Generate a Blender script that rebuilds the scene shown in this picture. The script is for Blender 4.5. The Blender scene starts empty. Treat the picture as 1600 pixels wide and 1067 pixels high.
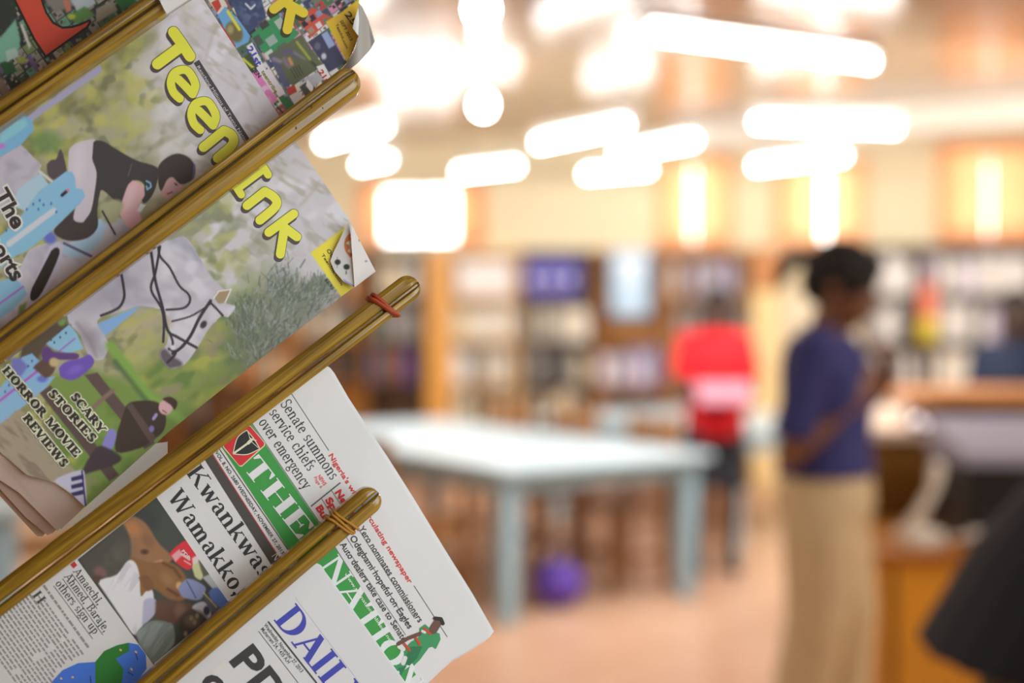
import bpy, bmesh, math, random
import numpy as np
from mathutils import Vector, Matrix
from mathutils.geometry import tessellate_polygon
C = bpy.context.scene.collection
R = math.radians
random.seed(7)
rng = np.random.default_rng(7)

# ------------------------------------------------------------------ camera, world, exposure
F = 2222.0
CAMH = 1.49
PITCH = math.atan(53.5 / F)
cd = bpy.data.cameras.new('camera')
cam = bpy.data.objects.new('camera', cd)
C.objects.link(cam)
cam.location = (0, 0, CAMH)
cam.rotation_euler = (math.pi / 2 - PITCH, 0, 0)
cd.sensor_width = 36
cd.lens = 36 * F / 1600
cd.clip_end = 200
cd.dof.use_dof = True
cd.dof.focus_distance = 1.085
cd.dof.aperture_fstop = 2.0
cd.dof.aperture_blades = 0
bpy.context.scene.camera = cam
sc = bpy.context.scene
sc.view_settings.view_transform = 'Standard'
sc.view_settings.look = 'None'
sc.view_settings.gamma = 1
sc.view_settings.use_curve_mapping = False
sc.view_settings.exposure = 0.0
world = bpy.data.worlds.new('sky')
sc.world = world
world.use_nodes = True
wb = world.node_tree.nodes['Background']
wb.inputs['Color'].default_value = (1.0, 0.98, 0.94, 1)
wb.inputs['Strength'].default_value = 8.0


def area(name, loc, size, power, color=(1, 0.98, 0.955), target=None):
    l = bpy.data.lights.new(name, 'AREA')
    l.shape = 'RECTANGLE'
    l.size, l.size_y = size
    l.energy = power
    l.color = color
    o = bpy.data.objects.new(name, l)
    C.objects.link(o)
    o.location = loc
    if target is not None:
        o.rotation_euler = (Vector(target) - Vector(loc)).to_track_quat('-Z', 'Y').to_euler()
    return o


# area lights added to the tubes' light, around the photographer and along the hall
area('added_rack_light', (0.62, 0.40, 1.58), (0.9, 0.8), 11.5, color=(0.88, 0.96, 1.0), target=(-0.15, 1.1, 1.35))  # added key light from the right, so the papers darken leftwards
area('ceiling_tube_fill', (-1.3, 3.2, 2.88), (1.5, 0.7), 14, target=(-1.2, 3.1, 0))  # added for the bright line along the long stick's upper edge
area('ceiling_tube_fill', (-0.3, -1.2, 2.86), (1.2, 0.3), 5, target=(0, -1.0, 0))
area('ceiling_tube_fill', (3.2, 3.6, 2.86), (2.4, 0.4), 85, target=(3.0, 3.8, 0))
area('ceiling_tube_fill', (-2.2, 4.2, 2.86), (2.4, 0.4), 34, target=(-2.0, 4.4, 0))
area('ceiling_tube_fill', (-2.0, 8.2, 2.40), (2.4, 0.4), 80, target=(-1.4, 10.5, 0.9))  # unseen fill lights brightening the hall, apart from the modelled lamps
area('ceiling_tube_fill', (3.4, 7.6, 2.40), (2.4, 0.4), 85, target=(3.0, 10.0, 0.9))
area('ceiling_tube_fill', (0.8, 6.2, 2.40), (2.4, 0.4), 84, target=(0.8, 7.6, 0.5))

CB = cam.rotation_euler.to_matrix()
cam_o = Vector(cam.location)


def P(px, py, d):
    """point seen at pixel, at distance d along the camera axis"""
    v = Vector(((px - 800) / F * d, -(py - 533.5) / F * d, -d))
    return cam_o + CB @ v


def hit(px, py, h):
    """point of height h seen at pixel"""
    v = CB @ Vector(((px - 800) / F, -(py - 533.5) / F, -1))
    t = (h - CAMH) / v.z
    return cam_o + v * t


# ------------------------------------------------------------------ materials
def lin(c):
    return tuple(((x / 255) / 12.92 if x / 255 <= 0.04045 else ((x / 255 + 0.055) / 1.055) ** 2.4) for x in c)


def mat(name, col, rough=0.6, metal=0.0, coat=0.0, var=0.0, scale=8.0, emit=0.0, bump=0.0, stretch=None, col2=None, transl=0.0):
    m = bpy.data.materials.new(name)
    m.use_nodes = True
    nt = m.node_tree
    b = nt.nodes['Principled BSDF']
    c = lin(col)
    b.inputs['Base Color'].default_value = (*c, 1)
    b.inputs['Roughness'].default_value = rough
    b.inputs['Metallic'].default_value = metal
    if coat:
        b.inputs['Coat Weight'].default_value = coat
        b.inputs['Coat Roughness'].default_value = 0.12
    if emit:
        b.inputs['Emission Color'].default_value = (*c, 1)
        b.inputs['Emission Strength'].default_value = emit
    if var or col2 or bump:
        tc = nt.nodes.new('ShaderNodeTexCoord')
        mp = nt.nodes.new('ShaderNodeMapping')
        if stretch:
            mp.inputs['Scale'].default_value = stretch
        nz = nt.nodes.new('ShaderNodeTexNoise')
        nz.inputs['Scale'].default_value = scale
        nz.inputs['Detail'].default_value = 5
        nt.links.new(tc.outputs['Object'], mp.inputs['Vector'])
        nt.links.new(mp.outputs['Vector'], nz.inputs['Vector'])
        if var or col2:
            cr = nt.nodes.new('ShaderNodeValToRGB')
            a = lin(col2) if col2 else tuple(x * (1 - var) for x in c)
            z = c if col2 else tuple(min(1, x * (1 + var)) for x in c)
            cr.color_ramp.elements[0].color = (*a, 1)
            cr.color_ramp.elements[1].color = (*z, 1)
            cr.color_ramp.elements[0].position = 0.32
            cr.color_ramp.elements[1].position = 0.68
            nt.links.new(nz.outputs['Fac'], cr.inputs['Fac'])
            nt.links.new(cr.outputs['Color'], b.inputs['Base Color'])
        if bump:
            bp = nt.nodes.new('ShaderNodeBump')
            bp.inputs['Strength'].default_value = bump
            bp.inputs['Distance'].default_value = 0.002
            nt.links.new(nz.outputs['Fac'], bp.inputs['Height'])
            nt.links.new(bp.outputs['Normal'], b.inputs['Normal'])
    if transl:
        tr = nt.nodes.new('ShaderNodeBsdfTranslucent')
        tr.inputs['Color'].default_value = (*c, 1)
        mx = nt.nodes.new('ShaderNodeMixShader')
        mx.inputs['Fac'].default_value = transl
        nt.links.new(b.outputs['BSDF'], mx.inputs[1])
        nt.links.new(tr.outputs['BSDF'], mx.inputs[2])
        nt.links.new(mx.outputs['Shader'], nt.nodes['Material Output'].inputs['Surface'])
    return m


_mc = {}


def M(col, rough=0.6, **k):
    key = (tuple(col), rough, tuple(sorted(k.items())))
    if key not in _mc:
        _mc[key] = mat('surface_%d' % len(_mc), col, rough, **k)
    return _mc[key]


# print colours: displayed colour -> reflectance of the ink on paper
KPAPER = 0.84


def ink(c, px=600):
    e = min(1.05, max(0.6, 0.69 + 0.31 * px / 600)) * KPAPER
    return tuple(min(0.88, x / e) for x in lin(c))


def inkmat(c, px=500, rough=0.55):
    key = ('ink', tuple(c), px, rough)
    if key not in _mc:
        m = bpy.data.materials.new('print_ink_%d' % len(_mc))
        m.use_nodes = True
        b = m.node_tree.nodes['Principled BSDF']
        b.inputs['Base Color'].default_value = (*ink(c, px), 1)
        b.inputs['Roughness'].default_value = rough
        _mc[key] = m
    return _mc[key]


def picmat(name, rough):
    m = bpy.data.materials.new(name)
    m.use_nodes = True
    nt = m.node_tree
    b = nt.nodes['Principled BSDF']
    b.inputs['Roughness'].default_value = rough
    at = nt.nodes.new('ShaderNodeAttribute')
    at.attribute_name = 'Col'
    nt.links.new(at.outputs['Color'], b.inputs['Base Color'])
    return m


PIC_GLOSS = picmat('printed_magazine_cover', 0.42)
PIC_MATT = picmat('printed_newsprint', 0.65)
PAPER = mat('newsprint_paper', (231, 230, 228), 0.7, var=0.03, scale=14)
PAPER_OLD = mat('magazine_paper', (205, 190, 178), 0.6, var=0.04, scale=9)
PAPER_WHITE = mat('coated_paper', (228, 228, 228), 0.5)
WOOD = mat('varnished_stick_wood', (174, 136, 36), 0.4, coat=0.7, scale=5, stretch=(3, 60, 60), col2=(112, 82, 12), bump=0.35)


# ------------------------------------------------------------------ object helpers
def tag(o, label=None, cat=None, group=None, kind=None):
    if label:
        o['label'] = label
    if cat:
        o['category'] = cat
    if group:
        o['group'] = group
    if kind:
        o['kind'] = kind
    return o


def empty(name, loc=(0, 0, 0), rz=0.0):
    o = bpy.data.objects.new(name, None)
    C.objects.link(o)
    o.location = loc
    o.rotation_euler = (0, 0, rz)
    o.empty_display_size = 0.1
    return o


def link_mesh(name, me, m=None, parent=None, smooth=False):
    if m is not None:
        me.materials.append(m)
    if smooth:
        me.polygons.foreach_set('use_smooth', [True] * len(me.polygons))
    o = bpy.data.objects.new(name, me)
    C.objects.link(o)
    if parent:
        o.parent = parent
    return o


class MB:
    """collects boxes, tubes and lofts; build() links them as one mesh object"""

    def __init__(s):
        s.v, s.f = [], []

    def add(s, v, f):
        n = len(s.v)
        s.v += [tuple(p) for p in v]
        s.f += [tuple(i + n for i in q) for q in f]
        return s

    def box(s, x0, x1, y0, y1, z0, z1, b=0.0):
        if b <= 0:
            v = [(x, y, z) for z in (z0, z1) for y in (y0, y1) for x in (x0, x1)]
            f = [(0, 2, 3, 1), (4, 5, 7, 6), (0, 1, 5, 4), (2, 6, 7, 3), (0, 4, 6, 2), (1, 3, 7, 5)]
            return s.add(v, f)
        bm = bmesh.new()
        bmesh.ops.create_cube(bm, size=1)
        for p in bm.verts:
            p.co = Vector(((x0 + x1) / 2 + p.co.x * (x1 - x0), (y0 + y1) / 2 + p.co.y * (y1 - y0), (z0 + z1) / 2 + p.co.z * (z1 - z0)))
        bmesh.ops.bevel(bm, geom=bm.edges[:], offset=b, segments=2, profile=0.7, affect='EDGES')
        bm.verts.index_update()
        s.add([p.co[:] for p in bm.verts], [[p.index for p in q.verts] for q in bm.faces])
        bm.free()
        return s

    def loft(s, rings, cap=True):
        n = len(rings[0])
        base = len(s.v)
        for r in rings:
            s.v += [tuple(p) for p in r]
        for i in range(len(rings) - 1):
            for j in range(n):
                a, b = base + i * n + j, base + i * n + (j + 1) % n
                s.f.append((a, b, b + n, a + n))
        if cap:
            s.f.append(tuple(base + j for j in reversed(range(n))))
            s.f.append(tuple(base + (len(rings) - 1) * n + j for j in range(n)))
        return s

    def tube(s, pts, rad, n=10, cap=True, flat=1.0, closed=False):
        pts = [Vector(p) for p in pts]
        if not hasattr(rad, '__len__'):
            rad = [rad] * len(pts)
        rings = []
        side = None
        for i, p in enumerate(pts):
            t = (pts[min(i + 1, len(pts) - 1)] - pts[max(i - 1, 0)])
            if closed:
                t = pts[(i + 1) % len(pts)] - pts[i - 1]
            t = t.normalized()
            if side is None:
                side = t.cross(Vector((0, 0, 1)) if abs(t.z) < 0.9 else Vector((0, 1, 0))).normalized()
            side = (side - t * side.dot(t)).normalized()
            up = side.cross(t)
            rings.append([p + side * (math.cos(a) * rad[i]) + up * (math.sin(a) * rad[i] * flat) for a in [2 * math.pi * k / n for k in range(n)]])
        if closed:
            rings.append(rings[0])
        return s.loft(rings, cap and not closed)

    def capsule(s, pts, rad, n=12):
        pts = [Vector(p) for p in pts]
        rad = list(rad)
        a = (pts[0] - pts[1]).normalized()
        b = (pts[-1] - pts[-2]).normalized()
        P0 = [pts[0] + a * rad[0] * math.sin(q) for q in (1.35, 1.0, 0.5)]
        R0 = [rad[0] * math.cos(q) for q in (1.35, 1.0, 0.5)]
        P1 = [pts[-1] + b * rad[-1] * math.sin(q) for q in (0.5, 1.0, 1.35)]
        R1 = [rad[-1] * math.cos(q) for q in (0.5, 1.0, 1.35)]
        return s.tube(P0 + pts + P1, R0 + rad + R1, n)

    def ball(s, c, r, n=14, m=9):
        if not hasattr(r, '__len__'):
            r = (r, r, r)
        rings = []
        for i in range(m + 1):
            th = -math.pi / 2 + math.pi * (0.02 + 0.96 * i / m)
            rings.append([(c[0] + r[0] * math.cos(th) * math.cos(a), c[1] + r[1] * math.cos(th) * math.sin(a), c[2] + r[2] * math.sin(th)) for a in [2 * math.pi * k / n for k in range(n)]])
        return s.loft(rings)

    def mesh(s, name):
        me = bpy.data.meshes.new(name)
        me.from_pydata(s.v, [], s.f)
        me.update()
        return me

    def build(s, name, m=None, parent=None, smooth=False):
        return link_mesh(name, s.mesh(name), m, parent, smooth)


def copy_tree(o, parent=None):
    c = o.copy()
    C.objects.link(c)
    if parent:
        c.parent = parent
    for ch in o.children:
        copy_tree(ch, c)
    return c


def struct(name, mb, m):
    return tag(mb.build(name, m), kind='structure')


# ------------------------------------------------------------------ the hall
HC = 2.95                      # ceiling height
WA = R(12)                     # the back wall is turned a little towards the camera on the right
WD = Vector((math.cos(WA), -math.sin(WA), 0))
WN = Vector((-math.sin(WA), -math.cos(WA), 0))   # into the room
W0 = Vector((-0.85, 12.6, 0))


def wall_s(px, back=0.0):
    """coordinate along the wall seen at a pixel column, on the plane 'back' metres in front of the wall"""
    d = CB @ Vector(((px - 800) / F, 0.02, -1))
    o = W0 + WN * back
    # solve cam + t d = o + s WD  (plan)
    a, b, c_, e = d.x, -WD.x, d.y, -WD.y
    rx, ry = o.x - cam_o.x, o.y - cam_o.y
    det = a * e - b * c_
    t = (rx * e - b * ry) / det
    s = (a * ry - rx * c_) / det
    return s


WM = Matrix(((WD.x, -WN.x, 0, W0.x), (WD.y, -WN.y, 0, W0.y), (0, 0, 1, 0), (0, 0, 0, 1)))   # wall frame: x along, y into wall, z up

floor_m = mat('terrazzo_floor', (218, 178, 148), 0.32, col2=(202, 158, 128), scale=3, bump=0.02)
struct('floor', MB().box(-6, 7, -3.5, 15, -0.1, 0), floor_m)
wall_m = mat('cream_wall_paint', (240, 228, 190), 0.7, var=0.03, scale=2)
struct('wall_left', MB().box(-6.1, -6.0, -3.5, 15, 0, HC + .1), wall_m)
struct('wall_right', MB().box(7.0, 7.1, -3.5, 15, 0, HC + .1), wall_m)
struct('wall_rear', MB().box(-6.1, 7.1, -3.6, -3.5, 0, HC + .1), wall_m)

# ceiling: glossy tongue-and-groove boards on a backing
cel_m = mat('glossy_ceiling_board', (186, 150, 118), 0.2, coat=0.35, scale=2.2, stretch=(1, 6, 1), col2=(160, 122, 92))
ceil = struct('ceiling', MB().box(-6.1, 7.1, -3.6, 15, HC + 0.012, HC + 0.1), M((120, 95, 70), 0.7))
pm = MB().box(-6.6, 6.6, -0.078, 0.078, 0, 0.012, 0.003).mesh('plank')
pm.materials.append(cel_m)
y = -3.4
k = 0
while y < 14.9:
    o = bpy.data.objects.new('plank', pm)
    C.objects.link(o)
    o.parent = ceil
    o.location = (0.5, y, HC)
    o.rotation_euler = (R(random.uniform(-0.35, 0.35)), 0, 0)
    y += 0.16

# windows in the back wall: (px left, px right, sill, head)
WINS = [(578, 738, 2.05, 2.56), (1038, 1132, 2.02, 2.72), (1222, 1342, 2.02, 2.66), (1472, 1612, 2.04, 2.76)]
ws = [(wall_s(a), wall_s(b), s0, s1) for a, b, s0, s1 in WINS]
wmb = MB()
edges = [-6.0] + [v for w in ws for v in (w[0], w[1])] + [7.0]
for i in range(0, len(edges), 2):
    wmb.box(edges[i], edges[i + 1], 0, 0.18, 0, HC)
for a, b, s0, s1 in ws:
    wmb.box(a, b, 0, 0.18, 0, s0)
    wmb.box(a, b, 0, 0.18, s1, HC)
wb_o = struct('wall_back', wmb, wall_m)
wb_o.matrix_world = WM
glass_m = bpy.data.materials.new('window_glass')
glass_m.use_nodes = True
gn = glass_m.node_tree
gn.nodes.remove(gn.nodes['Principled BSDF'])
g1 = gn.nodes.new('ShaderNodeBsdfTransparent')
g2 = gn.nodes.new('ShaderNodeBsdfGlossy')
g2.inputs['Roughness'].default_value = 0.02
gf = gn.nodes.new('ShaderNodeFresnel')
gf.inputs['IOR'].default_value = 1.3
gx = gn.nodes.new('ShaderNodeMixShader')
gn.links.new(gf.outputs['Fac'], gx.inputs['Fac'])
gn.links.new(g1.outputs['BSDF'], gx.inputs[1])
gn.links.new(g2.outputs['BSDF'], gx.inputs[2])
gn.links.new(gx.outputs['Shader'], gn.nodes['Material Output'].inputs['Surface'])
frame_m = M((222, 214, 196), 0.5)
curt_m = mat('orange_curtain_cloth', (252, 200, 152), 0.8, transl=0.75)
for i, (a, b, s0, s1) in enumerate(ws):
    w = tag(empty('window_%d' % (i + 1)), kind='structure')
    w.matrix_world = WM
    fr = MB()
    t = 0.035
    fr.box(a, a + t, 0.06, 0.12, s0, s1).box(b - t, b, 0.06, 0.12, s0, s1)
    fr.box(a + t, b - t, 0.06, 0.12, s0, s0 + t).box(a + t, b - t, 0.06, 0.12, s1 - t, s1)
    fr.build('window_frame', frame_m, w)
    n = 2
    for k in range(n):
        x0 = a + t + (b - a - 2 * t) * k / n
        x1 = a + t + (b - a - 2 * t) * (k + 1) / n
        if k:
            MB().box(x0 - 0.012, x0 + 0.012, 0.07, 0.11, s0 + t, s1 - t).build('mullion', frame_m, w)
        MB().box(x0 + .012 * (k > 0), x1 - .012 * (k < n - 1), 0.088, 0.092, s0 + t, s1 - t).build('pane', glass_m, w)
    MB().box(a - 0.03, b + 0.03, -0.05, 0.06, s0 - 0.03, s0).build('sill', frame_m, w)


def curtain(x0, x1, z0, z1, label, folds):
    n = folds * 10
    mb = MB()
    rows = []
    for z in (z0, z0 + (z1 - z0) * 0.5, z1):
        rows.append([(x0 + (x1 - x0) * k / n, -0.06 + 0.022 * math.sin(2 * math.pi * folds * k / n + z), z) for k in range(n + 1)])
    for r in rows:
        mb.v += r
    for i in range(2):
        for k in range(n):
            q = i * (n + 1) + k
            mb.f.append((q, q + 1, q + n + 2, q + n + 1))
    e = empty('curtain')
    e.matrix_world = WM @ Matrix.Translation(((x0 + x1) / 2, 0, z0))
    tag(e, label, 'curtain', None)
    o = mb.build('curtain_cloth', curt_m, e, True)
    o.matrix_parent_inverse = Matrix.Translation((-(x0 + x1) / 2, 0, -z0))
    r = MB().tube([(x0 + .004, -0.06, z1 + .012), (x1 - .004, -0.06, z1 + .012)], 0.009, 8).build('curtain_rod', M((150, 130, 100), 0.4, metal=0.6), e)
    r.matrix_parent_inverse = Matrix.Translation((-(x0 + x1) / 2, 0, -z0))
    return e


(a, b, s0, s1) = ws[0]
curtain(a - .08, a + .15, s0 - .03, s1 + .04, 'orange curtain drawn to the left of the leftmost bright window', 3)
curtain(b - .15, b + .12, s0 - .03, s1 + .04, 'orange curtain drawn to the right of the leftmost bright window', 3)
(a, b, s0, s1) = ws[1]
curtain(a - .06, (a + b) / 2 - .02, s0 - .03, s1 + .04, 'orange curtain at the left of the window above the red-shirted person', 2)
curtain((a + b) / 2 + .02, b + .06, s0 - .03, s1 + .04, 'orange curtain at the right of the window above the red-shirted person', 2)
(a, b, s0, s1) = ws[2]
curtain(a - .06, (a + b) / 2 + .0, s0 - .03, s1 + .04, 'orange curtain at the left of the window above the woman in navy', 3)
curtain((a + b) / 2 + .05, b + .05, s0 - .03, s1 + .04, 'orange curtain at the right of the window above the woman in navy', 2)
(a, b, s0, s1) = ws[3]
curtain(a - .04, (a + b) / 2 - .012, s0 - .03, s1 + .05, 'closed orange curtain, left half of the rightmost window', 5)
curtain((a + b) / 2 + .012, b + .04, s0 - .03, s1 + .05, 'closed orange curtain, right half of the rightmost window', 5)

# downstand beam under the ceiling on the right
bp0, bp1 = Vector((1.35, 11.7, 0)), Vector((4.6, 9.3, 0))
bd = (bp1 - bp0)
bl = bd.length
bo = struct('trim_1', MB().box(0, bl, -0.12, 0.12, 2.76, HC, 0.01), M((236, 230, 214), 0.6))
bo.location = bp0
bo.rotation_euler = (0, 0, math.atan2(bd.y, bd.x))


# fluorescent lamps hung under the ceiling
tube_m = bpy.data.materials.new('lit_fluorescent_tube')
tube_m.use_nodes = True
b_ = tube_m.node_tree.nodes['Principled BSDF']
b_.inputs['Base Color'].default_value = (1, 1, 1, 1)
b_.inputs['Emission Color'].default_value = (1, 0.99, 0.96, 1)
b_.inputs['Emission Strength'].default_value = 26
bat_m = M((228, 226, 220), 0.5)
LAMPS = [((985, 46), (1383, 100), 'long fluorescent lamp nearest the camera, at the top right'),
         ((487, 228), (628, 190), 'upper of the two fluorescent lamps just right of the magazines'),
         ((543, 262), (633, 245), 'short lower fluorescent lamp just right of the magazines'),
         ((697, 272), (833, 257), 'fluorescent lamp right above the leftmost bright window'),
         ((822, 228), (1005, 190), 'fluorescent lamp at the upper left of the middle cluster'),
         ((895, 274), (1040, 262), 'lowest fluorescent lamp of the middle cluster'),
         ((945, 246), (1112, 214), 'fluorescent lamp at the right of the middle cluster'),
         ((1155, 190), (1420, 201), 'level fluorescent lamp in front of the pale beam'),
         ((1160, 262), (1345, 240), 'fluorescent lamp just above the head of the woman in navy')]
for (p, q, lab) in LAMPS:
    d = Vector((q[0] - p[0], q[1] - p[1]))
    sh = 20 / d.length
    p2 = (p[0] + d.x * sh, p[1] + d.y * sh)
    q2 = (q[0] - d.x * sh, q[1] - d.y * sh)
    A, B = hit(*p2, 2.55), hit(*q2, 2.55)
    mid = (A + B) / 2
    L = (B - A).length
    e = empty('fluorescent_lamp', mid, math.atan2((B - A).y, (B - A).x))
    tag(e, lab, 'lamp', 'fluorescent lamps under the ceiling')
    MB().tube([(-L / 2, 0, 0), (L / 2, 0, 0)], 0.019, 12).build('tube', tube_m, e, True)
    MB().box(-L / 2, L / 2, -0.035, 0.035, 0.03, 0.085, 0.006).build('batten', bat_m, e)
    for s in (-1, 1):
        MB().box(s * L / 2 - 0.012, s * L / 2 + 0.012, -0.024, 0.024, -0.026, 0.04, 0.004).build('lamp_holder', bat_m, e)
        MB().tube([(s * L * 0.36, 0, 0.08), (s * L * 0.36, 0, HC - 2.55)], 0.006, 6).build('suspension_rod', M((150, 150, 150), 0.4, metal=0.8), e)
bulb_m = bpy.data.materials.new('lit_bulb')
bulb_m.use_nodes = True
b_ = bulb_m.node_tree.nodes['Principled BSDF']
b_.inputs['Emission Color'].default_value = (1, 0.97, 0.9, 1)
b_.inputs['Emission Strength'].default_value = 60
for (px, py, lab) in ((755, 164, 'small round ceiling bulb above the middle bookcases'), (752, 14, 'round ceiling bulb at the top edge, left of the long lamp')):
    p = hit(px, py, 2.72)
    e = tag(empty('ceiling_bulb', p), lab, 'lamp', None)
    MB().ball((0, 0, 0), (0.045, 0.045, 0.055)).build('bulb', bulb_m, e, True)
    MB().tube([(0, 0, 0.045), (0, 0, 0.10)], 0.022, 10).build('bulb_socket', bat_m, e)
    MB().tube([(0, 0, 0.09), (0, 0, HC - 2.72)], 0.005, 6).build('cord', M((60, 60, 60)), e)

# ------------------------------------------------------------------ bookcases and books along the back wall
DARKW = (86, 58, 34)
MIDW = (176, 116, 46)
LIGHTW = (226, 178, 104)
BOOKC = {'white': (232, 228, 220), 'cream': (222, 208, 176), 'grey': (150, 146, 140), 'dark': (58, 50, 46), 'brown': (112, 76, 48),
         'blue': (70, 78, 150), 'purple': (92, 70, 150), 'red': (150, 50, 46), 'green': (84, 104, 80), 'lilac': (196, 184, 212), 'orange': (206, 126, 54),
         'black': (34, 32, 34), 'yellow': (214, 180, 60)}
book_mesh = {}
pages_m = M((232, 222, 200), 0.8)
for cname, cc in BOOKC.items():
    me = MB().box(-.5, -.42, -.5, .5, 0, 1).box(.42, .5, -.5, .5, 0, 1).box(-.5, .5, -.5, -.46, 0, 1).box(-.41, .41, -.45, .47, .03, .97).mesh('book')
    me.materials.append(M(cc, 0.5))
    me.materials.append(pages_m)
    for i, p in enumerate(me.polygons):
        p.material_index = 1 if i >= 18 else 0
    book_mesh[cname] = me
NB = [0]


def book(parent_m, x, y, z, t, d, h, cname, label, group, lean=0.0):
    o = bpy.data.objects.new('book', book_mesh[cname])
    C.objects.link(o)
    o.matrix_world = parent_m @ Matrix.Translation((x, y, z)) @ Matrix.Rotation(lean, 4, 'Y') @ Matrix.Diagonal((t, d, h, 1))
    tag(o, label, 'book', group)
    NB[0] += 1


ORD = ['first', 'second', 'third', 'fourth', 'fifth', 'sixth', 'seventh', 'eighth', 'ninth', 'tenth', 'eleventh', 'twelfth', 'thirteenth', 'fourteenth', 'fifteenth', 'sixteenth', 'seventeenth', 'eighteenth', 'nineteenth', 'twentieth', 'twenty-first', 'twenty-second', 'twenty-third', 'twenty-fourth', 'twenty-fifth', 'twenty-sixth']
SHELF_N = ['top', 'second', 'third', 'fourth', 'lowest']


def bookcase(px0, px1, height, wood, desc, rows, depth=0.32, levels=5, catlabel=None):
    s0, s1 = wall_s(px0, depth), wall_s(px1, depth)
    w = s1 - s0
    mid = (s0 + s1) / 2
    e = empty('bookcase')
    e.matrix_world = WM @ Matrix.Translation((mid, -depth / 2 - 0.01, 0))
    tag(e, catlabel, 'bookcase', 'bookcases along the back wall')
    m = M(wood, 0.4, var=0.12, scale=6)
    t = 0.025
    for s in (-1, 1):
        MB().box(s * (w / 2 - t / 2) - t / 2, s * (w / 2 - t / 2) + t / 2, -depth / 2, depth / 2, 0, height, 0.003).build('side_panel', m, e)
    MB().box(-w / 2 + t, w / 2 - t, depth / 2 - 0.012, depth / 2, 0.05, height).build('back_panel', m, e)
    pitch = (height - 0.1) / levels
    for k in range(levels + 1):
        z = 0.06 + pitch * k
        MB().box(-w / 2 + t, w / 2 - t, -depth / 2, depth / 2 - 0.012, z, z + 0.022, 0.003).build('shelf', m, e)
    for li, pal in enumerate(rows):           # rows from the top shelf down
        if not pal:
            continue
        z = 0.06 + pitch * (levels - 1 - li) + 0.0225
        x = -w / 2 + t + 0.006
        nb = -1
        while True:
            th = random.uniform(0.042, 0.075)
            if x + th > w / 2 - t - 0.01:
                break
            cn = random.choice(pal)
            h = random.uniform(0.7, 0.92) * (pitch - 0.03)
            d = random.uniform(0.19, 0.24)
            if random.random() < 0.93:
                nb += 1
                book(e.matrix_world, x + th / 2, -depth / 2 + 0.03 + d / 2, z, th * 0.96, d, h, cn,
                     '%s book, %s from left on %s shelf of the %s' % (cn, ORD[nb], SHELF_N[li], desc), 'books on the %s shelf of the %s' % (SHELF_N[li], desc))
            x += th
    return e, w, pitch


bc = []
bc.append(bookcase(240, 348, 1.98, DARKW, 'bookcase behind the horse magazine', [[], [], ['dark', 'brown', 'red'], ['dark', 'brown', 'grey']],
                   catlabel='dark bookcase almost hidden behind the horse magazine'))
bc.append(bookcase(350, 458, 1.98, MIDW, 'honey-brown bookcase behind the long stick', [[], [], ['orange', 'brown', 'cream'], ['dark', 'brown', 'orange']],
                   catlabel='honey-brown bookcase glimpsed above the long stick'))
bc.append(bookcase(462, 572, 1.98, MIDW, 'bookcase half hidden by the sticks', [['cream', 'brown', 'orange'], ['brown', 'grey', 'cream'], ['dark', 'brown', 'blue']],
                   catlabel='mid-brown bookcase half hidden behind the newspaper sticks'))
bc.append(bookcase(574, 664, 1.98, DARKW, 'dark bookcase beside the sticks', [['grey', 'white', 'cream'], ['dark', 'green', 'grey'], ['red', 'blue', 'dark', 'green']],
                   catlabel='dark wooden bookcase just right of the newspaper sticks'))
bc.append(bookcase(700, 812, 1.98, LIGHTW, 'pale bookcase of white files', [[], ['white', 'cream', 'white'], ['white', 'cream', 'grey'], ['dark', 'cream', 'grey']],
                   catlabel='pale wooden bookcase full of white files'))
bc.append(bookcase(816, 926, 1.98, DARKW, 'dark bookcase behind the blue table', [[], ['cream', 'white', 'grey'], ['cream', 'grey', 'brown', 'dark'], ['dark', 'brown', 'cream']],
                   catlabel='dark wooden bookcase behind the far end of the blue table'))
bc.append(bookcase(930, 1040, 1.98, MIDW, 'brown bookcase with the blue poster', [[], [], ['purple', 'white', 'lilac', 'blue'], ['brown', 'orange', 'dark']],
                   catlabel='honey-brown bookcase with a pale blue poster on it'))
bc.append(bookcase(1042, 1172, 1.98, MIDW, 'bookcase behind the red shirt', [['white', 'lilac', 'white', 'grey'], ['brown', 'dark', 'grey'], ['dark', 'brown', 'cream']],
                   catlabel='brown bookcase with white binders behind the person in red'))
bc.append(bookcase(1352, 1436, 2.0, DARKW, 'bookcase right of the ponytailed woman', [['white', 'grey', 'white'], ['white', 'grey', 'lilac'], ['white', 'cream', 'grey'], ['white', 'grey']],
                   catlabel='dark bookcase of pale volumes just right of the woman in navy'))
bc.append(bookcase(1440, 1622, 2.0, DARKW, 'rightmost dark bookcase', [['white', 'grey', 'white', 'lilac'], ['white', 'dark', 'lilac', 'white'], ['white', 'cream', 'dark', 'white'], ['grey', 'white', 'lilac']],
                   catlabel='wide dark bookcase at the right edge of the hall'))


def on_wall(px, off, z):
    return WM @ Vector((wall_s(px, off), -off, z))


# light wooden pillar, plywood board, poster, box files, bright bag
def wall_box(name, px0, px1, z0, z1, off0, off1, m, label, cat, bev=0.008, kind=None):
    s0, s1 = wall_s(px0, off1), wall_s(px1, off1)
    o = MB().box(-(s1 - s0) / 2, (s1 - s0) / 2, -(off1 - off0) / 2, (off1 - off0) / 2, 0, z1 - z0, bev).build(name, m)
    o.matrix_world = WM @ Matrix.Translation(((s0 + s1) / 2, -(off0 + off1) / 2, z0))
    return tag(o, label, cat, None, kind)


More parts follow.
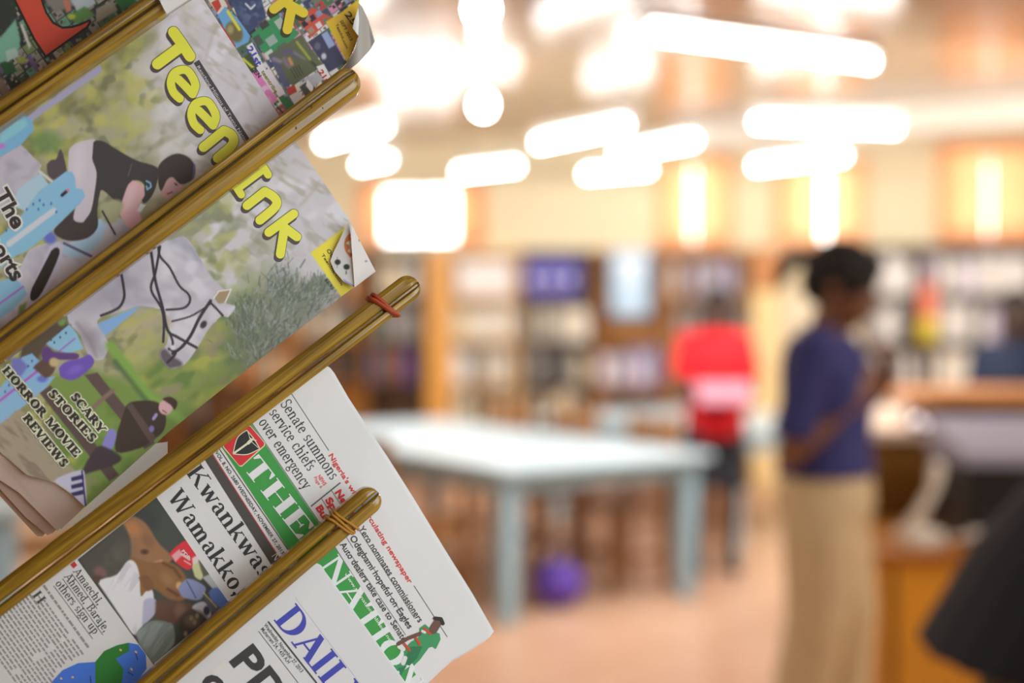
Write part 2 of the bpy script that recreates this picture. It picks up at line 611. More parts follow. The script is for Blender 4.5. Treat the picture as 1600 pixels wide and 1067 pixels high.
wall_box('trim_2', 666, 699, 0, 1.98, 0.02, 0.34, M((220, 158, 72), 0.4, var=0.1), None, None, kind='structure')
wall_box('trim_3', 1176, 1216, 0, 1.62, 0.02, 0.30, M((240, 212, 150), 0.5), None, None, kind='structure')
wall_box('trim_4', 1176, 1216, 1.62, 1.98, 0.02, 0.30, M((190, 122, 54), 0.4, var=0.1), None, None, kind='structure')
wall_box('trim_5', 1216, 1350, 0, 1.6, 0.02, 0.12, M((236, 222, 190), 0.5), None, None, kind='structure')
# poster on the brown bookcase
s = wall_s(985, 0.345)
ps = tag(empty('poster'), 'pale blue poster leaning on the upper shelves of the brown bookcase', 'poster')
ps.matrix_world = WM @ Matrix.Translation((s, -0.352, 1.42))
MB().box(-.16, .16, -.006, .006, 0, .54, 0.002).build('poster_sheet', M((150, 200, 232), 0.5), ps)
MB().box(-.11, .11, -.008, -.006, .27, .49).build('poster_picture', M((226, 234, 244), 0.5), ps)
MB().box(-.12, .12, -.008, -.006, .06, .2).build('poster_text_panel', M((206, 222, 236), 0.5), ps)
for i, px in enumerate((834, 862, 890)):
    z = 1.98 - 0.376
    wallp = wall_s(px, 0.32)
    o = tag(empty('box_file'), 'blue-violet box file, %s of three on the top shelf of the dark bookcase' % ('leftmost', 'middle', 'rightmost')[i], 'box', 'blue box files')
    o.matrix_world = WM @ Matrix.Translation((wallp, -0.19, 1.587))
    MB().box(-.070, .070, -.13, .13, 0, .31, .006).build('box_body', M((74, 66, 168), 0.5), o)
    MB().box(-.03, .03, -.134, -.13, .1, .18).build('spine_tag', M((220, 220, 230), 0.6), o)
cart = tag(empty('carton'), 'white carton on the top shelf of the pale bookcase', 'box')
cart.matrix_world = WM @ Matrix.Translation((wall_s(756, 0.32), -0.20, 1.587))
MB().box(-.24, .24, -.11, .11, 0, .25, .006).build('carton_body', M((240, 232, 226), 0.6), cart)
MB().box(-.25, .25, -.12, .12, .25, .30, .006).build('carton_lid', M((246, 240, 236), 0.6), cart)
disp = tag(empty('leaflet_bag'), 'red and yellow leaflet bag hanging on the rightmost bookcase', 'bag')
disp.matrix_world = WM @ Matrix.Translation((wall_s(1450, .36), -.37, 1.22))
MB().box(-.07, .07, -.03, .03, .16, .46, .02).build('bag_body', M((226, 120, 84), 0.5), disp)
MB().box(-.075, .075, -.034, .034, 0, .19, .02).build('bag_pocket', M((214, 190, 30), 0.5), disp)
MB().tube([(-.04, 0, .45), (-.03, 0, .55), (.03, 0, .55), (.04, 0, .45)], .006, 6).build('bag_strap', M((120, 40, 30)), disp)

# ------------------------------------------------------------------ tables and chairs
U = Vector((-.56, .83, 0)).normalized()
V = Vector((.83, .56, 0)).normalized()
BLUE = mat('pale_blue_paint', (194, 216, 224), 0.35, var=0.03, scale=4)
BLUE2 = mat('pale_blue_leg_paint', (160, 194, 208), 0.4, var=0.03, scale=4)
CHW = mat('brown_chair_wood', (138, 88, 36), 0.4, var=0.15, scale=8)


def table(A, wv, lu, label):
    """A: corner nearest the camera; wv along V, lu along U"""
    e = empty('table', A, math.atan2(V.y, V.x))
    tag(e, label, 'table', 'pale blue reading tables')
    MB().box(0, wv, 0, lu, 0.715, 0.75, 0.008).build('tabletop', BLUE, e)
    ap = MB()
    i = 0.07
    ap.box(i, wv - i, i, i + .022, .62, .715).box(i, wv - i, lu - i - .022, lu - i, .62, .715)
    ap.box(i, i + .022, i, lu - i, .62, .715).box(wv - i - .022, wv - i, i, lu - i, .62, .715)
    ap.build('apron', BLUE2, e)
    for x in (i + .03, wv - i - .03):
        for y_ in (i + .03, lu - i - .03):
            MB().loft([[(x + sx * r, y_ + sy * r, z) for sx, sy in ((-1, -1), (1, -1), (1, 1), (-1, 1))] for z, r in ((0, .034), (.02, .036), (.6, .048), (.715, .05))]).build('leg', BLUE2, e)
    return e


A1 = Vector((-.05, 6.5, 0))
table(A1, 1.3, 2.7, 'long pale blue table in the middle of the hall')
A2 = Vector((1.30, 8.35, 0))
table(A2, 1.4, 2.0, 'pale blue table behind the person in the red shirt')
A3 = Vector((-2.86, 4.58, 0))
table(A3, 1.3, 2.0, 'pale blue table far left, glimpsed under the curled magazine')


def make_chair():
    e = empty('wooden_chair')
    MB().box(-.2, .2, -.2, .21, .43, .46, .01).build('seat', CHW, e)
    for x in (-.175, .175):
        MB().loft([[(x + sx * .019, -.175 + sy * .019, z) for sx, sy in ((-1, -1), (1, -1), (1, 1), (-1, 1))] for z in (0, .43)]).build('leg', CHW, e)
        MB().loft([[(x + sx * .019, yy + sy * .019, z) for sx, sy in ((-1, -1), (1, -1), (1, 1), (-1, 1))] for z, yy in ((0, .2), (.43, .185), (.9, .25))]).build('leg', CHW, e)
        MB().box(x - .011, x + .011, -.17, .19, .16, .19).build('stretcher', CHW, e)
    MB().box(-.16, .16, .213, .236, .78, .89, .006).build('top_rail', CHW, e)
    MB().box(-.16, .16, .192, .212, .55, .60, .004).build('lower_rail', CHW, e)
    for x in (-.09, 0, .09):
        MB().loft([[(x + sx * .014, yy + sy * .006, z) for sx, sy in ((-1, -1), (1, -1), (1, 1), (-1, 1))] for z, yy in ((.59, .203), (.79, .224))]).build('back_slat', CHW, e)
    MB().box(-.17, .17, -.185, -.163, .18, .21).build('stretcher', CHW, e)
    return e


ch0 = make_chair()
VA = math.atan2(V.y, V.x)
ch_spots = [(A1 + U * .42 - V * .22, VA + math.pi / 2, 'wooden chair at the near left corner of the blue table'),
            (A1 + U * 1.15 - V * .24, VA + math.pi / 2, 'wooden chair at the left side of the blue table, second from its near end'),
            (A1 + U * 1.9 - V * .22, VA + math.pi / 2, 'wooden chair at the far left side of the blue table'),
            (A1 + U * .55 + V * 1.12, VA - math.pi / 2, 'wooden chair pushed under the right side of the blue table, near end'),
            (A1 + U * 1.25 + V * 1.1, VA - math.pi / 2, 'wooden chair pushed under the right side of the blue table, middle'),
            (A1 + U * 2.0 + V * 1.12, VA - math.pi / 2, 'wooden chair pushed under the right side of the blue table, far end'),
            (Vector((-1.98, 8.3, 0)), VA + math.pi * .7, 'wooden chair glimpsed in the gap under the horse magazine'),
            (A3 + U * .9 + V * 1.54, VA - math.pi / 2, 'wooden chair seen beneath the curled magazine at far left')]
for i, (p, a, lab) in enumerate(ch_spots):
    o = ch0 if i == 0 else copy_tree(ch0)
    o.location = p
    o.rotation_euler = (0, 0, a)
    tag(o, lab, 'chair', 'wooden chairs at the reading tables')
# a violet ball-shaped bag under the table
bg = tag(empty('bag', hit(872, 948, 0)), 'round violet bag on the floor under the blue table', 'bag')
MB().ball((0, 0, .115), (.13, .11, .115), 16, 10).build('bag_body', M((104, 72, 190), 0.5), bg, True)
MB().tube([(-.06, 0, .21), (-.045, 0, .27), (0, 0, .29), (.045, 0, .27), (.06, 0, .21)], .01, 8).build('bag_handle', M((70, 46, 140), 0.5), bg, True)

# ------------------------------------------------------------------ circulation desk on the right
DW = mat('desk_brown_panel', (124, 84, 22), 0.4, var=0.12, scale=5, coat=0.2)
DO = mat('desk_orange_panel', (226, 156, 40), 0.4, var=0.1, scale=5, coat=0.2)
DT = mat('desk_pale_top', (224, 200, 176), 0.35, var=0.04)
e = tag(empty('circulation_desk', (1.34, 5.5, 0)), 'tall brown circulation desk with pale top behind the woman in navy', 'desk')
MB().box(0, 2.4, 0, .03, .06, .98, .004).build('front_panel', DW, e)
MB().box(0, .03, .03, 1.25, .06, .98, .004).build('side_panel', DW, e)
MB().box(-.04, 2.4, -.04, 1.3, .98, 1.02, .008).build('desk_top', DT, e)
MB().box(.03, 2.4, .03, 1.2, 0, .06).build('plinth', M((50, 36, 24)), e)
e = tag(empty('counter_shelf', (1.80, 5.66, 1.0205)), 'raised brown wooden counter on the circulation desk, right', 'counter')
MB().box(-.2, 1.7, -.12, .42, .085, .135, .008).build('counter_board', M((204, 140, 82), 0.35, var=0.1), e)
MB().box(-.12, -.09, 0, .36, 0, .085).build('upright', M((60, 40, 22)), e)
MB().box(.9, .93, 0, .36, 0, .085).build('upright', M((60, 40, 22)), e)
MB().box(-.12, 1.5, .36, .38, 0, .085).build('back_board', M((40, 28, 18)), e)
e = tag(empty('side_desk', (1.22, 4.72, 0)), 'low orange-brown wooden desk right beside the woman in navy', 'desk')
MB().box(0, 2.0, 0, .025, .02, .645, .004).build('front_panel', DO, e)
MB().box(0, .025, .025, .7, .02, .645, .004).build('side_panel', DO, e)
MB().box(-.02, 2.0, -.02, .74, .645, .675, .006).build('desk_top', M((168, 104, 36), 0.35, var=0.1), e)
for k in range(2):
    MB().box(.04 + .6 * k, .06 + .6 * k, -.006, 0, .05, .62).build('panel_strip', DW, e)
# printer
e = tag(empty('printer', (1.56, 4.86, .6755)), 'black office printer with a grey lid on the low desk', 'printer')
MB().box(0, .62, 0, .42, 0, .27, .015).build('printer_body', M((26, 27, 30), 0.4), e)
MB().add([(-.01, -.01, .27), (.63, -.01, .27), (.63, .43, .27), (-.01, .43, .27), (-.01, -.01, .31), (.63, -.01, .31), (.63, .43, .41), (-.01, .43, .41)],
         [(0, 3, 2, 1), (4, 5, 6, 7), (0, 1, 5, 4), (1, 2, 6, 5), (2, 3, 7, 6), (3, 0, 4, 7)]).build('printer_lid', M((150, 150, 166), 0.35), e)
MB().box(.05, .4, -.012, 0, .06, .1, .004).build('paper_tray', M((50, 50, 54), 0.5), e)
# telephone: base, handset, cable
e = tag(empty('telephone', (1.40, 4.86, .6755), R(12)), 'white telephone handset standing upright on the low desk', 'telephone')
MB().box(-.06, .07, -.05, .08, 0, .05, .012).build('phone_base', M((228, 222, 206), 0.4), e)
MB().capsule([(-.03, 0, .07), (.0, -.01, .12), (.045, -.01, .2), (.06, 0, .26)], [.026, .019, .019, .027], 10).build('handset', M((238, 230, 210), 0.4), e, True)
cpts = []
for k in range(60):
    t = k / 59
    cpts.append((1.49 + .16 * t + .025 * math.sin(t * 31), 4.79 + .035 * math.cos(t * 23), .684 + .014 * (1 + math.sin(t * 17)) + .02 * math.sin(math.pi * t)))
tag(MB().tube(cpts, .007, 6).build('cable', M((232, 226, 216), 0.4), None, True), 'tangle of white cable lying on the low desk before the telephone', 'cable')
e = tag(empty('desk_bell', hit(1437, 670, 1.0205)), 'small shiny round bell on the pale top of the circulation desk', 'bell')
MB().loft([[(r * math.cos(a), r * math.sin(a), z) for a in [2 * math.pi * k / 18 for k in range(18)]] for r, z in ((.045, 0), (.047, .006), (.044, .02), (.034, .037), (.018, .047), (.004, .05))]).build('bell_dome', M((225, 222, 230), 0.12, metal=1.0), e, True)
MB().tube([(0, 0, .048), (0, 0, .06)], .005, 8).build('bell_button', M((225, 222, 230), 0.2, metal=1.0), e)


# ------------------------------------------------------------------ people
def remesh(mb, name, voxel, m, parent, smooth_it=2):
    me = mb.mesh(name + '_raw')
    t = bpy.data.objects.new('raw', me)
    C.objects.link(t)
    md = t.modifiers.new('r', 'REMESH')
    md.mode = 'VOXEL'
    md.voxel_size = voxel
    sm = t.modifiers.new('s', 'SMOOTH')
    sm.iterations = smooth_it
    sm.factor = 0.5
    dg = bpy.context.evaluated_depsgraph_get()
    out = bpy.data.meshes.new_from_object(t.evaluated_get(dg))
    bpy.data.objects.remove(t)
    bpy.data.meshes.remove(me)
    out.name = name
    return link_mesh(name, out, m, parent, True)


def ering(c, rx, ry, n=18):
    return [(c[0] + rx * math.cos(a), c[1] + ry * math.sin(a), c[2]) for a in [2 * math.pi * k / n for k in range(n)]]


def hand(mb, wrist, d, palm_n, s=1.0, curl=0.9, thumb_side=1):
    """palm, four unequal bent fingers and a thumb; d: pointing direction, palm_n: direction the palm faces"""
    d = Vector(d).normalized()
    pn = Vector(palm_n)
    pn = (pn - d * pn.dot(d)).normalized()
    sd = d.cross(pn) * thumb_side
    w = Vector(wrist)
    mb.capsule([w, w + d * .03 * s], [.024 * s, .026 * s], 10)
    for k, (o, l) in enumerate(((.027, .072), (.009, .082), (-.009, .077), (-.027, .06))):
        a = w + d * .02 * s + sd * o * .7 * s
        kn = w + d * .085 * s + sd * o * s
        mb.capsule([a, kn], [.015 * s, .0125 * s], 8)
        p = [kn]
        ang = 0.25 * curl
        for j, f in enumerate((.45, .32, .23)):
            dd = d * math.cos(ang) + pn * math.sin(ang)
            p.append(p[-1] + dd * l * f * s)
            ang += 0.55 * curl
        mb.capsule(p, [.0105 * s, .0098 * s, .009 * s, .008 * s], 8)
    a = w + d * .025 * s + sd * .025 * s
    b = a + (sd * .7 + d * .6 + pn * .25).normalized() * .04 * s
    c_ = b + (d * .85 + sd * .25 + pn * .4).normalized() * .032 * s
    mb.capsule([a, b, c_], [.014 * s, .0115 * s, .009 * s], 8)


def head(mb, c, fwd, up, s=1.0):
    """skull, jaw, nose, lips, brows, ears; returns frame"""
    f = Vector(fwd).normalized()
    u = Vector(up)
    u = (u - f * u.dot(f)).normalized()
    r = f.cross(u)
    Mx = Matrix(((r.x, f.x, u.x), (r.y, f.y, u.y), (r.z, f.z, u.z)))
    c = Vector(c)

    def T(p):
        return c + Mx @ (Vector(p) * s)

    def tb(cc, rr):
        k = MB().ball(cc, rr, 18, 12)
        mb.add([T(p) for p in k.v], k.f)
    tb((0, -.012, .025), (.075, .095, .088))          # cranium
    tb((0, .03, -.035), (.058, .065, .075))           # face
    tb((0, .055, -.083), (.034, .034, .028))          # chin
    tb((0, .098, -.025), (.015, .018, .020))          # nose
    tb((0, .090, -.002), (.010, .012, .026))
    tb((0, .086, -.058), (.024, .014, .012))          # lips
    for sx in (-1, 1):
        tb((sx * .030, .082, .022), (.022, .014, .008))   # brow
        tb((sx * .036, .070, -.022), (.022, .022, .018))  # cheek
        tb((sx * .076, -.012, -.012), (.009, .02, .030))  # ear
    return T, Mx


def eyes(parent, T, s=1.0):
    for sx in (-1, 1):
        k = MB()
        b = MB().ball((sx * .030, .083, .006), (.012, .009, .008), 10, 8)
        k.add([T(p) for p in b.v], b.f)
        k.build('eye', M((196, 184, 172), 0.3), parent, True)
        k = MB()
        b = MB().ball((sx * .030, .0905, .006), (.005, .003, .005), 8, 6)
        k.add([T(p) for p in b.v], b.f)
        k.build('pupil', M((30, 20, 14), 0.2), parent, True)


def person(label, loc, rz, J, skin, shirt, trousers, hair, scale=1.0, shirt_hem=.88, sleeve=.95, shorts=False, ponytail=False, lean=0.0, collar=None, shoes=(40, 34, 32), girth=1.0, hairs=1.0, heads=1.0, lean_z=.9, flare=1.0):
    """J: overrides of joint positions; local frame faces +y"""
    e = empty('person', loc, rz)
    e.scale = (scale,) * 3
    tag(e, label, 'person')
    D = dict(neck=(0, -.012, 1.43), headc=(0, .035, 1.575), fwd=(0, 1, 0), hup=(0, 0, 1),
             shL=(-.165, -.01, 1.365), shR=(.165, -.01, 1.365), elL=(-.2, -.03, 1.08), elR=(.2, -.03, 1.08),
             wrL=(-.2, .06, .84), wrR=(.2, .06, .84), hipL=(-.085, 0, .9), hipR=(.085, 0, .9),
             knL=(-.09, .02, .49), knR=(.09, .02, .49), anL=(-.09, -.02, .085), anR=(.09, -.02, .085),
             hdL=(0, .3, -1), hdR=(0, .3, -1), pnL=(1, 0, 0), pnR=(-1, 0, 0))
    D.update(J)

    def LN(p):      # lean of everything above the hips about the hip axis
        p = Vector(p)
        if lean and p.z > lean_z:
            q = p - Vector((0, 0, lean_z))
            w = min(1, q.z / .12)
            a = lean * w
            return Vector((q.x, q.y * math.cos(a) + q.z * math.sin(a), lean_z + q.z * math.cos(a) - q.y * math.sin(a)))
        return p
    up_lean = Vector((0, math.sin(lean), math.cos(lean)))
    body = MB()
    tor = [(.84, .155, .105, 0), (.92, .168, .118, 0), (1.0, .150, .105, .0), (1.08, .135, .095, .005), (1.2, .152, .105, .005), (1.3, .165, .105, 0), (1.37, .150, .085, -.01), (1.42, .075, .06, -.012)]
    body.loft([[LN(p) for p in ering((0, yy, z), rx * (1 + (girth - 1) * .5), ry * girth)] for z, rx, ry, yy in tor])
    body.capsule([LN((D['neck'][0], D['neck'][1], 1.38)), LN(D['neck']), LN(Vector(D['headc']) - Vector((0, .03, .06)))], [.062, .055, .054], 14)
    for s_ in 'LR':
        sh, el, wr = LN(D['sh' + s_]), LN(D['el' + s_]), LN(D['wr' + s_])
        m1 = sh.lerp(el, .35)
        m2 = el.lerp(wr, .3)
        body.capsule([LN((D['sh' + s_][0] * .55, 0, 1.36)), sh, m1, el], [.05, .055, .047, .038], 12)
        body.capsule([el, m2, wr], [.038, .040, .026], 12)
        hp, kn, an = LN(D['hip' + s_]), Vector(D['kn' + s_]), Vector(D['an' + s_])
        body.capsule([hp, hp.lerp(kn, .3), kn], [.088, .082, .054], 14)
        body.capsule([kn, kn.lerp(an, .3), an], [.053, .056, .036], 14)
        body.capsule([an + Vector((0, -.03, -.045)), an + Vector((0, .06, -.05)), an + Vector((.008 * (1 if s_ == 'R' else -1), .15, -.06))], [.034, .034, .024], 10)
        hand(body, wr, D['hd' + s_], D['pn' + s_], 1.0, 1.1, 1 if s_ == 'R' else -1)
    T, Mx = head(body, LN(D['headc']), D['fwd'], D['hup'], heads)
    remesh(body, 'body', .0075, M(skin, 0.5, var=.06), e, 3)
    eyes(e, T)
    # hair
    h = MB()
    for cc, rr in (((0, -.022, .04), (.083, .098, .088)), ((0, -.06, .0), (.072, .062, .075)), ((0, .03, .085), (.062, .05, .036))):
        k = MB().ball(cc, tuple(v_ * hairs for v_ in rr), 18, 12)
        h.add([T(p) for p in k.v], k.f)
    if ponytail:
        h.capsule([T((0, -.09, .03)), T((0, -.125, .04)), T((0, -.155, .032)), T((0, -.178, -.01)), T((0, -.178, -.05)), T((0, -.168, -.085))], [.022, .017, .03, .032, .024, .010], 10)
    remesh(h, 'hair', .009, M(hair, 0.75, var=.2, scale=60, bump=.5), e, 1)
    # shirt
    g = MB()
    gt = [(shirt_hem, .178, .130, 0), (.94, .178, .130, 0), (1.02, .166, .122, .002), (1.1, .158, .116, .004), (1.2, .170, .124, .006), (1.3, .178, .120, 0), (1.37, .160, .098, -.01), (1.405, .092, .074, -.012)]
    gt = [(z, rx * (1 + (flare - 1) * max(0, min(1, (1.25 - z) / .45))), ry * (1 + (flare - 1) * max(0, min(1, (1.25 - z) / .45))), yy) for z, rx, ry, yy in gt]
    g.loft([[LN(p) for p in ering((0, yy, z), rx * (1 + (girth - 1) * .5), ry * girth)] for z, rx, ry, yy in gt])
    for s_ in 'LR':
        sh, el = LN(D['sh' + s_]), LN(D['el' + s_])
        g.tube([LN((D['sh' + s_][0] * .45, 0, 1.35)), LN((D['sh' + s_][0] * .8, -.005, 1.365)), sh, sh.lerp(el, .3), sh.lerp(el, sleeve)], [.058, .066, .066, .064, .066], 14)
    so = remesh(g, 'polo_shirt', .009, M(shirt, 0.8, var=.08, scale=30), e, 2)
    c1 = MB()
    for k, (z, r0) in enumerate(((1.395, .088), (1.425, .072))):
        pass
    c1.loft([[LN(p) for p in ering((0, -.012 + dy, z), rx, ry)] for z, rx, ry, dy in ((1.385, .100, .080, .004), (1.405, .092, .076, .004), (1.432, .074, .068, 0), (1.425, .066, .06, 0), (1.395, .08, .066, .002))], cap=False)
    c1.build('collar', M(collar or shirt, 0.8), so, True)
    # trousers or shorts
    q = MB()
    q.loft([[LN(p) for p in ering((0, 0, z), rx * (1 + (girth - 1) * .5), ry * girth)] for z, rx, ry in ((.80, .165, .122), (.86, .176, .130), (.92, .174, .126), (1.0, .160, .116))])
    for s_ in 'LR':
        hp, kn, an = LN(D['hip' + s_]), Vector(D['kn' + s_]), Vector(D['an' + s_])
        if shorts:
            q.tube([hp + Vector((0, 0, -.02)), hp.lerp(kn, .4), kn], [.098, .104, .100], 16)
        else:
            q.tube([hp + Vector((0, 0, -.02)), hp.lerp(kn, .35), kn, kn.lerp(an, .5), an + Vector((0, .01, -.01))], [k_ * (1 + (girth - 1) * .8) for k_ in (.098, .102, .086, .082, .084)], 16)
    remesh(q, 'shorts' if shorts else 'trousers', .010, M(trousers, 0.85, var=.07, scale=20), e, 2)
    b_ = MB()
    b_.loft([[LN(p) for p in ering((0, 0, z), rx * (1 + (girth - 1) * .5), ry * girth)] for z, rx, ry in ((.955, .171, .127), (.985, .166, .123), (.985, .160, .117), (.955, .165, .121))], cap=False)
    b_.build('belt', M((40, 30, 24), 0.4), e, True)
    for s_ in 'LR':
        an = Vector(D['an' + s_])
        k = MB()
        k.capsule([an + Vector((0, -.035, -.043)), an + Vector((0, .05, -.042)), an + Vector((.008 * (1 if s_ == 'R' else -1), .15, -.055))], [.041, .044, .028], 12)
        v = [(p[0], p[1], max(p[2], 0.002)) for p in k.v]
        sb = MB().add(v, k.f)
        sb.build('shoe', M(shoes, 0.5), e, True)
    return e, LN


# woman in navy polo, seen from her right side, head bent over something held at her chest
SK = (132, 86, 56)
wp = Vector((1.015, 4.6, 0))
e, LN = person('woman with a ponytail in navy polo and khaki trousers, head bowed', wp, -math.pi / 2 - .35,
               dict(headc=(0, .055, 1.555), fwd=(.05, .86, -.42), hup=(0, .42, .86), neck=(0, 0, 1.42),
                    elR=(.21, -.09, 1.02), wrR=(.10, .12, 1.20), hdR=(-.5, .35, .75), pnR=(-.6, -.6, .2),
                    elL=(-.2, .0, 1.04), wrL=(-.06, .19, 1.25), hdL=(.5, .1, .8), pnL=(.5, -.75, .1),
                    knR=(.10, -.01, .49), anR=(.10, -.09, .085), knL=(-.09, .06, .49), anL=(-.095, .03, .085)),
               SK, (52, 54, 112), (212, 188, 144), (26, 22, 20), ponytail=True, shirt_hem=.955, sleeve=.82, girth=1.22, hairs=1.1, heads=1.12)
pb = tag(empty('pamphlet', wp + Vector((.185, 0.02, 1.235)), R(-20)), 'small pale pink pamphlet in the hands of the woman in navy', 'pamphlet')
bk = MB().box(-.004, .004, -.06, .06, 0, .15, .002).build('pamphlet_cover', M((206, 172, 206), 0.5), pb)
MB().box(-.0065, -.004, -.056, .056, .004, .146).build('pamphlet_page', M((236, 230, 230), 0.6), pb)
# person in red
rp = Vector((1.145, 8.0, 0))
e, LN = person('person in a bright red shirt and dark shorts reading behind the table', rp, math.pi * 1.02,
               dict(headc=(0, .05, 1.55), fwd=(0, .8, -.5), hup=(0, .5, .8), elL=(-.22, .02, 1.08), wrL=(-.10, .21, 1.02), hdL=(.6, .6, .1), pnL=(0, -.4, 1),
                    elR=(.22, .02, 1.08), wrR=(.10, .21, 1.02), hdR=(-.6, .6, .1), pnR=(0, -.4, 1)),
               (84, 56, 42), (222, 14, 30), (34, 34, 40), (24, 20, 18), scale=.955, shirt_hem=.80, sleeve=.75, shorts=True)
ob = tag(empty('open_book', rp + Vector((0, -.33, 1.02))), 'open grey-pink book held by the person in red', 'book')
for s in (-1, 1):
    k = MB().box(0, .15, -.1, .1, 0, .012, .003).build('book_half', M((178, 110, 130), 0.6), ob)
    k.rotation_euler = (R(28), 0, 0)
    k.scale = (s, 1, 1)
    k2 = MB().box(.004, .144, -.095, .095, .012, .018).build('page_block', M((196, 140, 156), 0.7), k)
# staff member behind the counter, right edge
sp = Vector((2.47, 6.98, 0))
person('person in dark navy shirt behind the counter at the right edge', sp, math.pi * .95,
       dict(), (62, 42, 32), (18, 32, 58), (40, 42, 50), (16, 15, 15), scale=.93, sleeve=.7, girth=1.15, hairs=1.05)
# visitor leaning over, front right
vp = Vector((1.01, 2.85, 0))
person('person in loose black shirt and olive trousers leaning forward at front right', vp, -math.pi / 2 - .25,
       dict(elR=(.22, .24, 1.22), wrR=(.18, .50, 1.18), elL=(-.22, .24, 1.22), wrL=(-.18, .5, 1.18), hdR=(0, 1, -.2), hdL=(0, 1, -.2)), (84, 56, 42), (26, 28, 36), (112, 100, 66), (20, 18, 18), scale=1.02, lean=R(24), shirt_hem=.765, sleeve=.8, girth=1.12, lean_z=.72, flare=1.35)

# ------------------------------------------------------------------ newspaper sticks, papers, magazines
INV0 = 1 / 1.05
INVX = (1 / 1.10 - 1 / 1.05) / 600
INVY = 0.012 / 1067


def base(px, py):
    return 1.0 / (INV0 + INVX * px + INVY * (py - 533))


def sheet(off):
    return lambda px, py: base(px, py) * (1 + off / 1.09)


def rot2(p, a):
    return (p[0] * math.cos(a) - p[1] * math.sin(a), p[0] * math.sin(a) + p[1] * math.cos(a))


# 2-D painter on a fine grid of printed dots -------------------------------------------------
def sdf(X, Y, poly, closed=True):
    P_ = np.array(poly, float)
    n = len(P_)
    d = np.full(X.shape, 1e9)
    ins = np.zeros(X.shape, bool)
    for i in range(n if closed else n - 1):
        ax, ay = P_[i]
        bx, by = P_[(i + 1) % n]
        ex, ey = bx - ax, by - ay
        L2 = ex * ex + ey * ey + 1e-9
        t = np.clip(((X - ax) * ex + (Y - ay) * ey) / L2, 0, 1)
        d = np.minimum(d, np.hypot(X - ax - t * ex, Y - ay - t * ey))
        if closed:
            c1 = (ay > Y) != (by > Y)
            with np.errstate(divide='ignore', invalid='ignore'):
                xi = (bx - ax) * (Y - ay) / (by - ay if by != ay else 1e-9) + ax
            ins ^= c1 & (X < xi)
    if closed:
        d = np.where(ins, -d, d)
    return d


def vnoise(X, Y, sx, sy, ang, seed):
    g = np.random.default_rng(seed).random((64, 64))
    c, s_ = math.cos(ang), math.sin(ang)
    u = (X * c + Y * s_) / sx + 100.3
    v = (-X * s_ + Y * c) / sy + 100.7
    iu, iv = np.floor(u).astype(int), np.floor(v).astype(int)
    fu, fv = u - iu, v - iv
    fu = fu * fu * (3 - 2 * fu)
    fv = fv * fv * (3 - 2 * fv)
    G = lambda a, b: g[a % 64, b % 64]
    return (G(iu, iv) * (1 - fu) + G(iu + 1, iv) * fu) * (1 - fv) + (G(iu, iv + 1) * (1 - fu) + G(iu + 1, iv + 1) * fu) * fv


